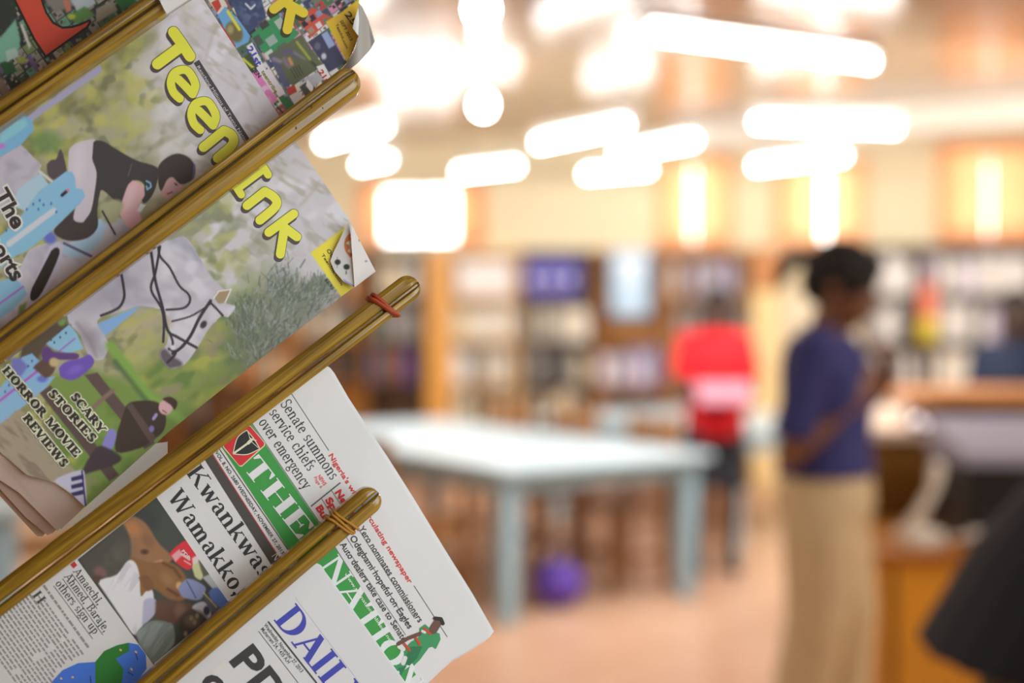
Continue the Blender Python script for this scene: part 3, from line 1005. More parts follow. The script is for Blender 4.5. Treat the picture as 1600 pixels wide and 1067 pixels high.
class Paint:
    def __init__(s, mask, step, depth, ang=0.0, col=(200, 200, 200)):
        s.mask, s.depth = mask, depth
        c, s_ = math.cos(ang), math.sin(ang)
        pu = [x * c + y * s_ for x, y in mask]
        pv = [-x * s_ + y * c for x, y in mask]
        nu = int((max(pu) - min(pu)) / step) + 2
        nv = int((max(pv) - min(pv)) / step) + 2
        u = min(pu) + step * np.arange(nu)
        v = min(pv) + step * np.arange(nv)
        Ug, Vg = np.meshgrid(u, v)
        X = (Ug * c - Vg * s_).ravel()
        Y = (Ug * s_ + Vg * c).ravel()
        d = sdf(X, Y, mask)
        ins = (d <= 0).reshape(nv, nu)
        q = ins[:-1, :-1] | ins[1:, :-1] | ins[:-1, 1:] | ins[1:, 1:]
        jj, ii = np.nonzero(q)
        a = jj * nu + ii
        quads = np.stack([a, a + 1, a + nu + 1, a + nu], 1)
        used = np.unique(quads)
        remap = np.full(nu * nv, -1)
        remap[used] = np.arange(len(used))
        s.quads = remap[quads]
        X, Y, d = X[used], Y[used], d[used]
        out = d > 0
        M_ = np.array(mask, float)
        best = np.full(out.sum(), 1e9)
        bx, by = X[out].copy(), Y[out].copy()
        xo, yo = X[out], Y[out]
        for i in range(len(M_)):
            ax, ay = M_[i]
            ex, ey = M_[(i + 1) % len(M_)] - M_[i]
            t = np.clip(((xo - ax) * ex + (yo - ay) * ey) / (ex * ex + ey * ey + 1e-9), 0, 1)
            qx, qy = ax + t * ex, ay + t * ey
            dd = np.hypot(xo - qx, yo - qy)
            m_ = dd < best
            best[m_] = dd[m_]
            bx[m_], by[m_] = qx[m_], qy[m_]
        X[out], Y[out] = bx, by
        s.X, s.Y = X, Y
        s.c = np.tile(np.array(col, float), (len(X), 1))

    def blend(s, idx, al, c):
        s.c[idx] = s.c[idx] * (1 - al[:, None]) + np.array(c, float) * al[:, None]

    def _box(s, pts, pad):
        p = np.array(pts)
        return np.nonzero((s.X > p[:, 0].min() - pad) & (s.X < p[:, 0].max() + pad) & (s.Y > p[:, 1].min() - pad) & (s.Y < p[:, 1].max() + pad))[0]

    smooth = False

    def fill(s, poly, c, soft=2.0, op=1.0):
        if s.smooth and len(poly) > 4:
            poly = list(poly)
            poly = spline(poly[-2:] + poly + poly[:2], 4)[8:-8]
        i = s._box(poly, soft + 1)
        if len(i):
            d = sdf(s.X[i], s.Y[i], poly)
            s.blend(i, np.clip(.5 - d / soft, 0, 1) * op, c)

    def line(s, pts, w, c, soft=1.6, op=1.0):
        i = s._box(pts, w + soft + 1)
        if len(i):
            d = sdf(s.X[i], s.Y[i], pts, False) - w / 2
            s.blend(i, np.clip(.5 - d / soft, 0, 1) * op, c)

    def ell(s, cx, cy, rx, ry, c, soft=2.0, rot=0.0, op=1.0):
        r = max(rx, ry)
        i = s._box([(cx - r, cy - r), (cx + r, cy + r)], soft + 2)
        if len(i):
            dx, dy = s.X[i] - cx, s.Y[i] - cy
            cc, ss = math.cos(rot), math.sin(rot)
            u, v = (dx * cc + dy * ss) / rx, (-dx * ss + dy * cc) / ry
            d = (np.hypot(u, v) - 1) * min(rx, ry)
            s.blend(i, np.clip(.5 - d / soft, 0, 1) * op, c)

    def mottle(s, w, c, sx, sy, ang, seed, lo=.5, hi=.75, op=1.0):
        """w: weight array; colour c where the noise is high"""
        n = vnoise(s.X, s.Y, sx, sy, ang, seed) * .65 + vnoise(s.X, s.Y, sx * .45, sy * .45, ang, seed + 1) * .35
        al = np.clip((n - lo) / (hi - lo), 0, 1) * w * op
        s.blend(np.arange(len(s.X)), al, c)

    def build(s, name, m, parent, bumpf=None):
        d = s.depth(s.X, s.Y)
        vx = (s.X - 800) / F * d
        vy = -(s.Y - 533.5) / F * d
        B = np.array(CB)
        co = np.stack([vx, vy, -d], 1) @ B.T + np.array(cam_o)
        me = bpy.data.meshes.new(name)
        me.vertices.add(len(co))
        me.vertices.foreach_set('co', co.ravel())
        nq = len(s.quads)
        me.loops.add(nq * 4)
        me.polygons.add(nq)
        me.loops.foreach_set('vertex_index', s.quads[:, ::-1].ravel())
        me.polygons.foreach_set('loop_start', np.arange(nq) * 4)
        me.polygons.foreach_set('loop_total', np.full(nq, 4))
        me.update(calc_edges=True)
        ca = me.color_attributes.new('Col', 'FLOAT_COLOR', 'POINT')
        v = np.clip(s.c / 255, 0, 1)
        l = np.where(v <= .04045, v / 12.92, ((v + .055) / 1.055) ** 2.4)
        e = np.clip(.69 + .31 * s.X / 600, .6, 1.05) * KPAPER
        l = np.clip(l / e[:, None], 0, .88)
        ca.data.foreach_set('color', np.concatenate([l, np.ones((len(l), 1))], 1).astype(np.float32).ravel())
        me.validate()
        return link_mesh(name, me, m, parent, True)


def flat(name, polys, c, depth, layer, parent, px=None, m=None):
    """flat print: polygons in sheet coordinates laid just above the sheet"""
    v, f = [], []
    for poly in polys:
        n = len(v)
        pts = [Vector((p[0], p[1], 0)) for p in poly]
        for p in poly:
            v.append(P(p[0], p[1], depth(p[0], p[1]) - layer * .00025 - (len(f) % 25) * 6e-6)[:])
        if len(poly) <= 4:
            f.append(tuple(range(n, n + len(poly))))
        else:
            for t in tessellate_polygon([pts]):
                f.append(tuple(n + i for i in t))
    me = bpy.data.meshes.new(name)
    me.from_pydata(v, [], f)
    me.update()
    if px is None:
        px = int(sum(p[0] for p in polys[0]) / len(polys[0]) / 50) * 50
    return link_mesh(name, me, m or inkmat(c, px), parent)


def strokes(paths, w, n=8):
    """fat rounded strokes as polygons"""
    out = []
    for p in paths:
        for a, b in zip(p[:-1], p[1:]):
            ang = math.atan2(b[1] - a[1], b[0] - a[0])
            poly = [(b[0] + w / 2 * math.cos(ang - math.pi / 2 + math.pi * k / n), b[1] + w / 2 * math.sin(ang - math.pi / 2 + math.pi * k / n)) for k in range(n + 1)]
            poly += [(a[0] + w / 2 * math.cos(ang + math.pi / 2 + math.pi * k / n), a[1] + w / 2 * math.sin(ang + math.pi / 2 + math.pi * k / n)) for k in range(n + 1)]
            out.append(poly)
    return out


def spline(p, n=6):
    o = []
    for i in range(len(p) - 1):
        p0, p1, p2, p3 = p[max(i - 1, 0)], p[i], p[i + 1], p[min(i + 2, len(p) - 1)]
        for k in range(n):
            t = k / n
            o.append(tuple(.5 * (2 * p1[j] + (p2[j] - p0[j]) * t + (2 * p0[j] - 5 * p1[j] + 4 * p2[j] - p3[j]) * t * t + (3 * p1[j] - p0[j] - 3 * p2[j] + p3[j]) * t ** 3) for j in (0, 1)))
    o.append(tuple(p[-1]))
    return o


# serif letters drawn from stems, bowls and diagonals (cap height 1, x-height .68) ------------
def serif(ch, T=.17, t=.06):
    o = []
    XH = .68
    st, sl = .05, .075

    def rect(x0, y0, x1, y1):
        o.append([(x0, y0), (x1, y0), (x1, y1), (x0, y1)])

    def stem(x, y0, y1, b=2, u=2, w=T):
        rect(x - w / 2, y0, x + w / 2, y1)
        if b:
            rect(x - w / 2 - sl, y0, x + w / 2 + sl, y0 + st)
        if u == 2:
            rect(x - w / 2 - sl, y1 - st, x + w / 2 + sl, y1)
        if u == 1:
            o.append([(x - w / 2 - sl, y1 - .08), (x, y1 - .08), (x, y1 + .0), (x - w / 2 - sl * .2, y1 - .01)])

    def bowl(cx, cy, rx, ry, a0, a1, w=None, tt=None):
        w = T if w is None else w
        tt = t if tt is None else tt
        n = 18
        A = [math.radians(a0 + (a1 - a0) * k / n) for k in range(n + 1)]
        out = [(cx + rx * math.cos(a), cy + ry * math.sin(a)) for a in A]
        inn = [(cx + (rx - w) * math.cos(a), cy + (ry - tt) * math.sin(a)) for a in A]
        for k in range(n):
            o.append([out[k], out[k + 1], inn[k + 1], inn[k]])

    def diag(x0, y0, x1, y1, w):
        o.append([(x0 - w / 2, y0), (x0 + w / 2, y0), (x1 + w / 2, y1), (x1 - w / 2, y1)])

    def ser(x, y, w=.26):
        rect(x - w / 2, y, x + w / 2, y + st)
    B = T * .95
    if ch == 'K':
        stem(.2, 0, 1); diag(.3, .40, .78, 1, .075); diag(.46, .56, .80, 0, T * 1.05); ser(.78, 1 - st, .3); ser(.82, 0, .3); return o, .98
    if ch == 'W':
        diag(.34, 0, .13, 1, T); diag(.36, 0, .6, 1, t * 1.2); diag(.84, 0, .6, 1, T); diag(.86, 0, 1.08, 1, t * 1.2); ser(.14, 1 - st, .3); ser(.6, 1 - st, .28); ser(1.08, 1 - st, .24); return o, 1.18
    if ch == 'A':
        diag(.08, 0, .46, 1, t * 1.3); diag(.74, 0, .42, 1, T * 1.05); rect(.2, .3, .62, .3 + t); ser(.08, 0, .26); ser(.74, 0, .32); return o, .86
    if ch == 'T':
        stem(.42, 0, 1, 2, 0); rect(.04, 1 - t, .8, 1); o.append([(.03, 1), (.03, .68), (.07, .68), (.16, 1 - t)]); o.append([(.81, 1), (.81, .68), (.77, .68), (.68, 1 - t)]); return o, .85
    if ch == 'H':
        stem(.2, 0, 1); stem(.78, 0, 1); rect(.2, .49, .78, .49 + t); return o, .99
    if ch == 'E':
        stem(.2, 0, 1); rect(.2, 1 - t, .72, 1); rect(.2, 0, .74, t); rect(.2, .49, .52, .49 + t)
        o.append([(.74, 1), (.74, .70), (.70, .70), (.58, 1 - t)]); o.append([(.78, 0), (.78, .32), (.74, .32), (.6, t)]); o.append([(.54, .36), (.54, .68), (.5, .60), (.47, .52), (.5, .44)]); return o, .83
    if ch == 'N':
        stem(.16, 0, 1, 2, 2, t * 1.3); stem(.82, 0, 1, 0, 2, t * 1.3); diag(.22, 1, .78, 0, T * 1.05); return o, .98
    if ch == 'I':
        stem(.2, 0, 1); return o, .42
    if ch == 'O':
        bowl(.46, .5, .43, .52, 0, 360, T * 1.1); return o, .92
    if ch == 'D':
        stem(.2, 0, 1); bowl(.36, .5, .52, .5, -90, 90, T * 1.1); rect(.12, 1 - t, .37, 1); rect(.12, 0, .37, t); return o, .95
    if ch == 'L':
        stem(.2, 0, 1); rect(.2, 0, .7, t); o.append([(.76, 0), (.76, .34), (.72, .34), (.56, t)]); return o, .8
    if ch == 'Y':
        stem(.44, 0, .5, 2, 0); diag(.40, .44, .12, 1, T); diag(.48, .44, .78, 1, t * 1.3); ser(.12, 1 - st, .3); ser(.78, 1 - st, .26); return o, .88
    if ch == 'C':
        bowl(.44, .5, .41, .52, 45, 315); rect(.72, .66, .77, .97); return o, .84
    if ch == 'R':
        stem(.2, 0, 1); bowl(.38, .74, .32, .26, -90, 90); diag(.44, .5, .76, 0, T); ser(.78, 0, .24); return o, .88
    if ch == 'M':
        stem(.14, 0, 1, 2, 2, t * 1.5); stem(1.0, 0, 1); diag(.22, 1, .55, 0, T); diag(.57, 0, .92, 1, t * 1.5); return o, 1.18
    if ch == 'V':
        diag(.38, 0, .12, 1, T); diag(.40, 0, .70, 1, t * 1.5); ser(.12, 1 - st, .3); ser(.70, 1 - st, .26); return o, .82
    if ch == ' ':
        return o, .4
    if ch == 'S':
        bowl(.32, .75, .25, .27, 30, 270, T * .85); bowl(.32, .25, .27, .27, -150, 90, T * .85); rect(.5, .74, .54, .96); rect(.06, .04, .1, .28); return o, .64
    if ch == 'B':
        stem(.2, 0, 1); bowl(.38, .75, .3, .25, -90, 90); bowl(.4, .26, .34, .27, -90, 90); return o, .8
    if ch == 'a':
        bowl(.27, .45, .21, .24, 10, 165, T * .8); rect(.33, .08, .33 + B, .47); bowl(.25, .20, .20, .21, 70, 300, T * .85); o.append([(.33, .08), (.5, .14), (.56, .03), (.44, -.01)]); return o, .57
    if ch == 'b':
        stem(.16, 0, 1.03, 0, 1); bowl(.34, .34, .26, .35, -120, 120); return o, .65
    if ch == 'c':
        bowl(.28, .34, .26, .355, 50, 318); o.append([(.36, .5), (.5, .5), (.5, .6), (.4, .66)]); return o, .53
    if ch == 'd':
        stem(.46, 0, 1.03, 0, 1); bowl(.29, .34, .26, .35, 60, 300); rect(.46, 0, .62, st); return o, .66
    if ch == 'e':
        bowl(.28, .34, .26, .355, 0, 318); rect(.1, .34, .53, .34 + t); return o, .56
    if ch == 'f':
        stem(.2, 0, .8, 2, 0); bowl(.36, .8, .245, .25, 50, 180); rect(.04, .62, .42, .62 + t); return o, .42
    if ch == 'g':
        bowl(.27, .44, .22, .26, 0, 360, T * .85); bowl(.27, -.12, .25, .19, 0, 360, T * .6); rect(.12, .03, .36, .12); rect(.42, .6, .6, .66); return o, .58
    if ch == 'h':
        stem(.16, 0, 1.03, 2, 1); bowl(.35, .40, .245, .29, 0, 150); stem(.51, 0, .42, 2, 0); return o, .72
    if ch == 'i':
        stem(.16, 0, XH, 2, 1); bowl(.16, .88, .1, .1, 0, 360, .1, .1); return o, .34
    if ch == 'j':
        stem(.2, -.1, XH, 0, 1); bowl(.10, -.1, .185, .2, -120, 0, T); bowl(.2, .88, .1, .1, 0, 360, .1, .1); return o, .36
    if ch == 'k':
        stem(.16, 0, 1.03, 2, 1); diag(.26, .26, .52, XH, .07); diag(.36, .40, .58, 0, T); ser(.54, XH - st, .24); ser(.6, 0, .24); return o, .70
    if ch == 'm':
        stem(.16, 0, XH, 2, 1); bowl(.33, .40, .225, .29, 0, 150); stem(.47, 0, .42, 2, 0); bowl(.64, .40, .225, .29, 0, 150); stem(.78, 0, .42, 2, 0); return o, .97
    if ch == 'n':
        stem(.16, 0, XH, 2, 1); bowl(.35, .40, .245, .29, 0, 150); stem(.51, 0, .42, 2, 0); return o, .70
    if ch == 'o':
        bowl(.29, .34, .27, .355, 0, 360); return o, .59
    if ch == 'p':
        stem(.16, -.3, XH, 2, 1); bowl(.34, .34, .26, .35, -120, 120); return o, .65
    if ch == 'r':
        stem(.16, 0, XH, 2, 1); bowl(.36, .42, .2, .27, 55, 150); bowl(.44, .58, .085, .09, 0, 360, .085, .09); return o, .51
    if ch == 's':
        bowl(.22, .50, .18, .19, 30, 270, T * .75); bowl(.22, .18, .19, .19, -150, 90, T * .75); return o, .45
    if ch == 't':
        stem(.18, .08, .9, 0, 0); rect(.03, .62, .38, .62 + t); bowl(.28, .12, .185, .13, 180, 300, T); return o, .41
    if ch == 'u':
        stem(.16, .2, XH, 0, 1); bowl(.33, .24, .255, .25, 180, 330); stem(.5, 0, XH, 0, 1); rect(.5, 0, .66, st); return o, .70
    if ch == 'v':
        diag(.29, 0, .1, XH, T); diag(.31, 0, .48, XH, t * 1.2); ser(.1, XH - st, .24); ser(.5, XH - st, .2); return o, .58
    if ch == 'w':
        diag(.26, 0, .1, XH, T); diag(.28, 0, .44, XH, t * 1.2); diag(.62, 0, .44, XH, T); diag(.64, 0, .80, XH, t * 1.2); ser(.1, XH - st, .24); ser(.82, XH - st, .2); return o, .90
    if ch == 'y':
        diag(.29, 0, .1, XH, T); diag(.22, -.24, .48, XH, t * 1.3); ser(.1, XH - st, .24); ser(.5, XH - st, .2); bowl(.16, -.22, .09, .08, 0, 360, .09, .08); return o, .58
    if ch == ',':
        bowl(.12, .07, .09, .09, 0, 360, .09, .09); o.append([(.12, .06), (.21, .06), (.14, -.18), (.07, -.18)]); return o, .25
    return o, .3


def serif_text(s_, p0, p1, h, T=.17, sp=0.02, fit=None):
    """polygons of text running from p0 to p1 with cap height h (p1 fixes direction and width)"""
    polys, x = [], 0
    for ch in s_:
        g, adv = serif(ch, T)
        for q in g:
            polys.append([(px + x, py) for px, py in q])
        x += adv + sp
    return place(polys, x - sp, p0, p1, h)


def place(polys, W, p0, p1, h):
    dx, dy = p1[0] - p0[0], p1[1] - p0[1]
    L = math.hypot(dx, dy)
    d = (dx / L, dy / L)
    u = (d[1], -d[0])
    k = L / W
    return [[(p0[0] + x * k * d[0] + y * h * u[0], p0[1] + x * k * d[1] + y * h * u[1]) for x, y in q] for q in polys]


def sans_tris(s_, offset=0.0, shear=0.0):
    cu = bpy.data.curves.new('t', 'FONT')
    cu.body = s_
    cu.resolution_u = 3
    cu.offset = offset
    cu.shear = shear
    o = bpy.data.objects.new('t', cu)
    C.objects.link(o)
    dg = bpy.context.evaluated_depsgraph_get()
    me = bpy.data.meshes.new_from_object(o.evaluated_get(dg))
    bpy.data.objects.remove(o)
    co = [(v.co.x / .729, v.co.y / .729) for v in me.vertices]
    tr = [[co[i] for i in p.vertices] for p in me.polygons]
    bpy.data.meshes.remove(me)
    bpy.data.curves.remove(cu)
    return tr


def sans_text(s_, p0, p1, h, offset=0.0, shear=0.0):
    base_ = sans_tris(s_, 0.0, shear)
    W = max(x for q in base_ for x, y in q)
    tr = sans_tris(s_, offset, shear) if offset else base_
    return place(tr, W, p0, p1, h)


def lerp2(a, b, t):
    return (a[0] + (b[0] - a[0]) * t, a[1] + (b[1] - a[1]) * t)


def bar(a, b, w):
    dx, dy = b[0] - a[0], b[1] - a[1]
    L = math.hypot(dx, dy)
    n = (-dy / L * w / 2, dx / L * w / 2)
    return [(a[0] + n[0], a[1] + n[1]), (b[0] + n[0], b[1] + n[1]), (b[0] - n[0], b[1] - n[1]), (a[0] - n[0], a[1] - n[1])]


# sticks --------------------------------------------------------------------------------------
def stick(label, up, lo, g, off, tip=True, left_extra=.16, name='newspaper_stick', thick=.021):
    """up/lo: ((x,y) left, (x,y) right) of the upper and the lower visible edge; g: where the slit runs"""
    dep = sheet(off)
    wpt = lambda p: P(p[0], p[1], dep(p[0], p[1]))
    uL, uR, lL, lR = wpt(up[0]), wpt(up[1]), wpt(lo[0]), wpt(lo[1])
    cL, cR = (uL + lL) / 2, (uR + lR) / 2
    A = (cR - cL).normalized()
    w = (uR - lR)
    w = (w - A * w.dot(A)).normalized()
    N = A.cross(w)
    if N.y > 0:
        N = -N
    hL = (uL - lL).dot(w) / 2
    hR = (uR - lR).dot(w) / 2
    L = (cR - cL).length
    e = empty(name)
    e.matrix_world = Matrix(((A.x, w.x, N.x, cL.x), (A.y, w.y, N.y, cL.y), (A.z, w.z, N.z, cL.z), (0, 0, 0, 1)))
    tag(e, label, 'newspaper stick', 'wooden newspaper sticks in the rack')
    if N.dot(A.cross(w)) < 0:
        pass
    xs = [-left_extra, 0, L * .25, L * .5, L * .75]
    r = hR
    for k in range(9):
        xs.append(L - r * (1 - math.sin(k / 8 * math.pi / 2 * .97)))
    for si in (0, 1):
        rings = []
        for x in xs:
            hh = hL + (hR - hL) * max(0, x) / L
            s_ = max(0.0, L - x)
            lim = hh if (s_ > hh or not tip) else math.sqrt(max(1e-8, hh * hh - (hh - s_) ** 2))
            gy = hh * (1 - 2 * g)
            y0, y1 = (gy + .0007, hh) if si == 0 else (-hh, gy - .0007)
            y0, y1 = max(-lim, min(lim, y0)), max(-lim, min(lim, y1))
            if y1 - y0 < .0006:
                y1 = y0 + .0006
            d = thick / 2 * (1 if lim == hh else (.55 + .45 * lim / hh))
            co = min(.0035, (y1 - y0) * .35)      # outer chamfer
            ci = min(.0022, (y1 - y0) * .3)       # chamfer along the slit
            if si == 0:
                sec = [(y0, -d), (y1 - co, -d), (y1, -d + co), (y1, d - co * 1.3), (y1 - co, d - co * .25), (y1 - co * 2.2, d), (y0 + ci * 1.5, d), (y0 + ci * .6, d - ci * .4), (y0, d - ci * 1.6)]
            else:
                sec = [(y0, -d + co), (y0 + co, -d), (y1, -d), (y1, d - ci * 1.6), (y1 - ci * .6, d - ci * .4), (y1 - ci * 1.5, d), (y0 + co * 2.2, d), (y0 + co, d - co * .25), (y0, d - co * 1.3)]
            rings.append([(x, q[0], q[1]) for q in sec])
        mb = MB().loft(rings)
        so = mb.build('slat', WOOD, e)
    return e, L, hR, lambda px: (Vector(wpt(px)) - cL).dot(A)


def band(e, x0, h, thick, slant, rad, flatn, m, n_loops=1, gap=.003, name='rubber_band'):
    mb = MB()
    for k in range(n_loops):
        pts = []
        r = .004
        hw, hd = h + rad * .6, thick / 2 + rad * .6
        prof = []
        for (cx, cz, a0) in ((hw - r, hd - r, 0), (-hw + r, hd - r, 90), (-hw + r, -hd + r, 180), (hw - r, -hd + r, 270)):
            for j in range(4):
                a = math.radians(a0 + 30 * j)
                prof.append((cx + r * math.cos(a), cz + r * math.sin(a)))
        for (yy, zz) in prof:
            pts.append((x0 + k * gap + slant * yy * (1 if k % 2 == 0 else .6) + .0006 * math.sin(yy * 400 + k), yy, zz))
        mb.tube(pts, rad, 7, closed=True, flat=flatn)
    return mb.build(name, m, e, True)


S1 = stick('topmost wooden stick, crossing the upper left corner', ((0, 159), (262, -26)), ((0, 203), (262, 22)), .5, -.021)
S2 = stick('wooden stick with nicked edges lying across the horse cover', ((0, 517), (558, 91)), ((0, 570), (558, 148)), .31, -.022)
S3 = stick('long wooden stick with a red rubber band near its tip', ((0, 908), (651, 414)), ((0, 964), (651, 465)), .62, -.021)
S4 = stick('lowest wooden stick with a tan rubber band near its tip', ((212, 1066), (590, 740)), ((274, 1066), (590, 796)), .48, -.030)
band(S3[0], S3[3]((602, 486)), S3[2], .021, -.35, .0016, 1.9, M((168, 66, 34), 0.6), 2, .0025)
band(S4[0], S4[3]((532, 822)), S4[2], .021, -.25, .0011, 1.2, M((176, 122, 32), 0.6), 3, .0032)
# nicks in the second stick
nm = M((70, 44, 14), 0.7)
for (a, b, w) in (((486, 164), (489, 174), 1.6), ((477, 177), (479, 186), 1.8), ((461, 193), (463, 202), 2.2), ((459, 194), (466, 190), 1.6), ((503, 166), (505, 170), 1.4), ((478, 160), (480, 158), 2.2), ((491, 149), (493, 146), 1.6)):
    ddp = lambda x, y: sheet(-.022)(x, y) - .0101
    o = flat('nick', [bar(a, b, w)], (0, 0, 0), ddp, 1, None, m=nm)
    o.parent = S2[0]
    o.matrix_parent_inverse = S2[0].matrix_world.inverted()

# --- magazine with the horse cover ------------------------------------------------------------
AG = R(-37.3)                                  # direction of the sticks in the rack plane
DH = sheet(0.0)
HM = tag(empty('magazine'), 'magazine with a jumping grey horse on its cover and yellow title', 'magazine')
mask = [(-90, 272), (251, 30), (262, 20), (295, -4), (316, -4), (384, 100), (460, 218), (545, 342), (586, 423), (533, 464), (400, 566), (262, 676), (133, 792), (112, 772), (85, 754), (42, 742), (0, 706), (-90, 660)]
pt = Paint(mask, 1.55, DH, AG, (150, 148, 120))
X, Y = pt.X, pt.Y
allw = np.ones(len(X))
sstep = lambda v, a, b: np.clip((v - a) / (b - a), 0, 1)
tt = (X - 150) * .79 - (Y - 300) * .6           # along the sticks: towards the upper right
ss = X * .6 + Y * .79                           # down-right
# foliage and pale sky
pt.blend(np.arange(len(X)), sstep(X + .25 * (300 - Y), 215, 330), (188, 184, 188))
pt.mottle(sstep(320 - X, 0, 120), (116, 116, 70), 40, 30, AG, 3, .45, .7, .8)
pt.mottle(sstep(330 - X, 0, 120), (166, 164, 92), 34, 24, AG, 8, .5, .72, .8)
pt.mottle(sstep(300 - X, 0, 100), (96, 100, 76), 22, 18, AG, 14, .58, .75, .6)
pt.mottle(allw * sstep(X, 190, 300), (206, 204, 210), 38, 26, AG, 21, .5, .75, .8)
pt.mottle(allw * sstep(X, 230, 330), (150, 146, 128), 26, 10, .6, 27, .6, .8, .55)
w_mid = np.exp(-(((X - 350) / 75) ** 2 + ((Y - 360) / 90) ** 2))
pt.mottle(w_mid, (122, 126, 96), 26, 20, AG, 33, .38, .62, .95)
pt.mottle(w_mid, (166, 168, 110), 24, 18, AG, 37, .5, .72, .8)
# grass and field below
w_low = sstep(Y + .72 * X, 700, 760) * sstep(430 - X, 0, 60)
pt.blend(np.arange(len(X)), w_low, (124, 138, 76))
pt.mottle(w_low, (158, 160, 78), 34, 30, AG, 43, .45, .7, .85)
pt.mottle(w_low, (92, 116, 62), 40, 22, AG, 47, .5, .72, .8)
pt.mottle(w_low, (140, 128, 112), 36, 20, AG, 51, .58, .76, .7)
pt.fill([(62, 590), (140, 575), (200, 600), (320, 640), (300, 690), (170, 770), (120, 720)], (112, 134, 70), 12)
pt.mottle(w_low * sstep(Y, 560, 640), (94, 120, 58), 30, 24, AG, 55, .45, .7, .6)
# dark spiky bush
for (x, y, a_, b_3) in ((432, 498, 58, 42), (400, 548, 48, 44), (474, 470, 40, 24), (440, 452, 30, 28), (380, 500, 26, 30)):
    pt.ell(x, y, a_, b_3, (100, 108, 92), 34, op=.6)
for k in range(1500):
    cx_, cy_, sx_, sy_ = ((432, 498, 40, 30), (402, 545, 34, 32), (478, 468, 34, 16), (440, 450, 24, 22), (385, 500, 20, 26), (500, 450, 16, 12))[rng.integers(0, 6)]
    x0, y0 = rng.normal(cx_, sx_ * .62), rng.normal(cy_, sy_ * .62)
    an = math.atan2(y0 - 610, x0 - 395) + rng.normal(0, .5)
    ln = rng.uniform(4, 15)
    pt.line([(x0, y0), (x0 + ln * math.cos(an), y0 + ln * math.sin(an))], rng.uniform(.8, 2.4), [(82, 90, 82), (102, 112, 98), (120, 128, 112), (150, 156, 160), (84, 96, 78), (116, 124, 102)][rng.integers(0, 6)], 2.0, .7)
for k in range(60):
    x0, y0 = rng.uniform(300, 350), rng.uniform(380, 470)
    pt.ell(x0, y0, rng.uniform(4, 10), rng.uniform(4, 8), [(120, 126, 92), (150, 152, 100), (176, 178, 160)][rng.integers(0, 3)], 5, op=.6)
# twigs on the pale part
for (p, w) in (([(395, 240), (430, 262), (470, 285), (505, 300)], 3), ([(470, 320), (488, 300), (500, 282)], 4), ([(360, 120), (385, 150), (395, 175)], 3), ([(285, 60), (330, 110), (372, 140)], 2.5), ([(350, 20), (330, 60), (322, 90)], 3), ([(460, 250), (480, 262), (505, 268)], 5)):
    pt.line(p, w, (158, 148, 132), 6, .45)
# jump wings, poles
pt.fill([(40, 184), (156, 101), (160, 112), (48, 190)], (152, 149, 176), 2.5)
pt.fill([(-90, 262), (0, 245), (33, 226), (65, 258), (60, 272), (30, 300), (10, 330), (-90, 380)], (166, 162, 172), 2)
pt.mottle(allw * (X < 62) * (Y > 225) * (Y < 330), (142, 138, 152), 24, 18, 0, 61, .5, .75, .7)
pt.fill([(-90, 250), (0, 210), (24, 185), (36, 180), (50, 187), (53, 204), (32, 227), (0, 245), (-90, 300)], (112, 160, 204), 2)
pt.fill([(0, 212), (24, 188), (40, 186), (44, 196), (0, 226)], (132, 186, 216), 5, .7)
pt.ell(2, 228, 6, 4, (170, 110, 180), 4)
pt.ell(72, 222, 26, 18, (96, 124, 74), 14, op=.8)
# horse body
pt.smooth = True
HB = [(30, 420), (50, 388), (96, 376), (130, 366), (166, 340), (192, 342), (218, 352), (250, 378), (287, 370), (307, 394), (322, 420), (337, 440), (352, 452), (361, 452), (352, 472), (368, 479), (357, 495), (345, 494), (327, 513), (310, 541), (293, 565), (281, 573), (266, 576), (255, 566), (250, 551), (259, 540), (265, 520), (265, 500), (257, 485), (237, 480), (217, 478), (195, 485), (160, 495), (152, 505), (160, 520), (170, 537), (166, 553), (160, 562), (148, 562), (136, 550), (126, 525), (108, 505), (100, 492), (60, 520), (20, 540), (-20, 540), (0, 470)]
pt.fill([(152, 506), (218, 477), (212, 486), (163, 526)], (120, 158, 198), 2)
pt.fill(HB, (176, 173, 182), 2.2)
hw = (sdf(X, Y, HB) < 0) * 1.0
pt.mottle(hw, (150, 147, 162), 40, 26, .9, 71, .5, .72, .75)
pt.mottle(hw * sstep(X, 180, 260), (198, 196, 203), 34, 26, .4, 75, .42, .66, .8)
pt.ell(180, 455, 50, 16, (132, 128, 140), 24, -.5, .55)
pt.ell(230, 470, 40, 8, (140, 136, 150), 14, -.05, .6)
pt.line([(265, 500), (275, 470), (300, 462)], 9, (156, 150, 160), 12, .5)
pt.ell(140, 530, 12, 26, (128, 122, 128), 12, -.5, .6)
pt.line([(120, 505), (140, 530), (150, 556)], 5, (120, 114, 120), 6, .5)
pt.fill([(266, 576), (255, 566), (250, 551), (258, 545), (268, 555), (284, 566), (281, 573)], (92, 84, 92), 5)
pt.ell(318, 507, 6.5, 4.5, (58, 52, 58), 2.5, -1.0)
pt.fill([(335, 466), (341, 456), (360, 452), (352, 471), (341, 474)], (150, 132, 104), 2.5)
pt.line([(334, 466), (342, 455), (361, 452), (352, 472)], 2, (214, 208, 202), 1.5)
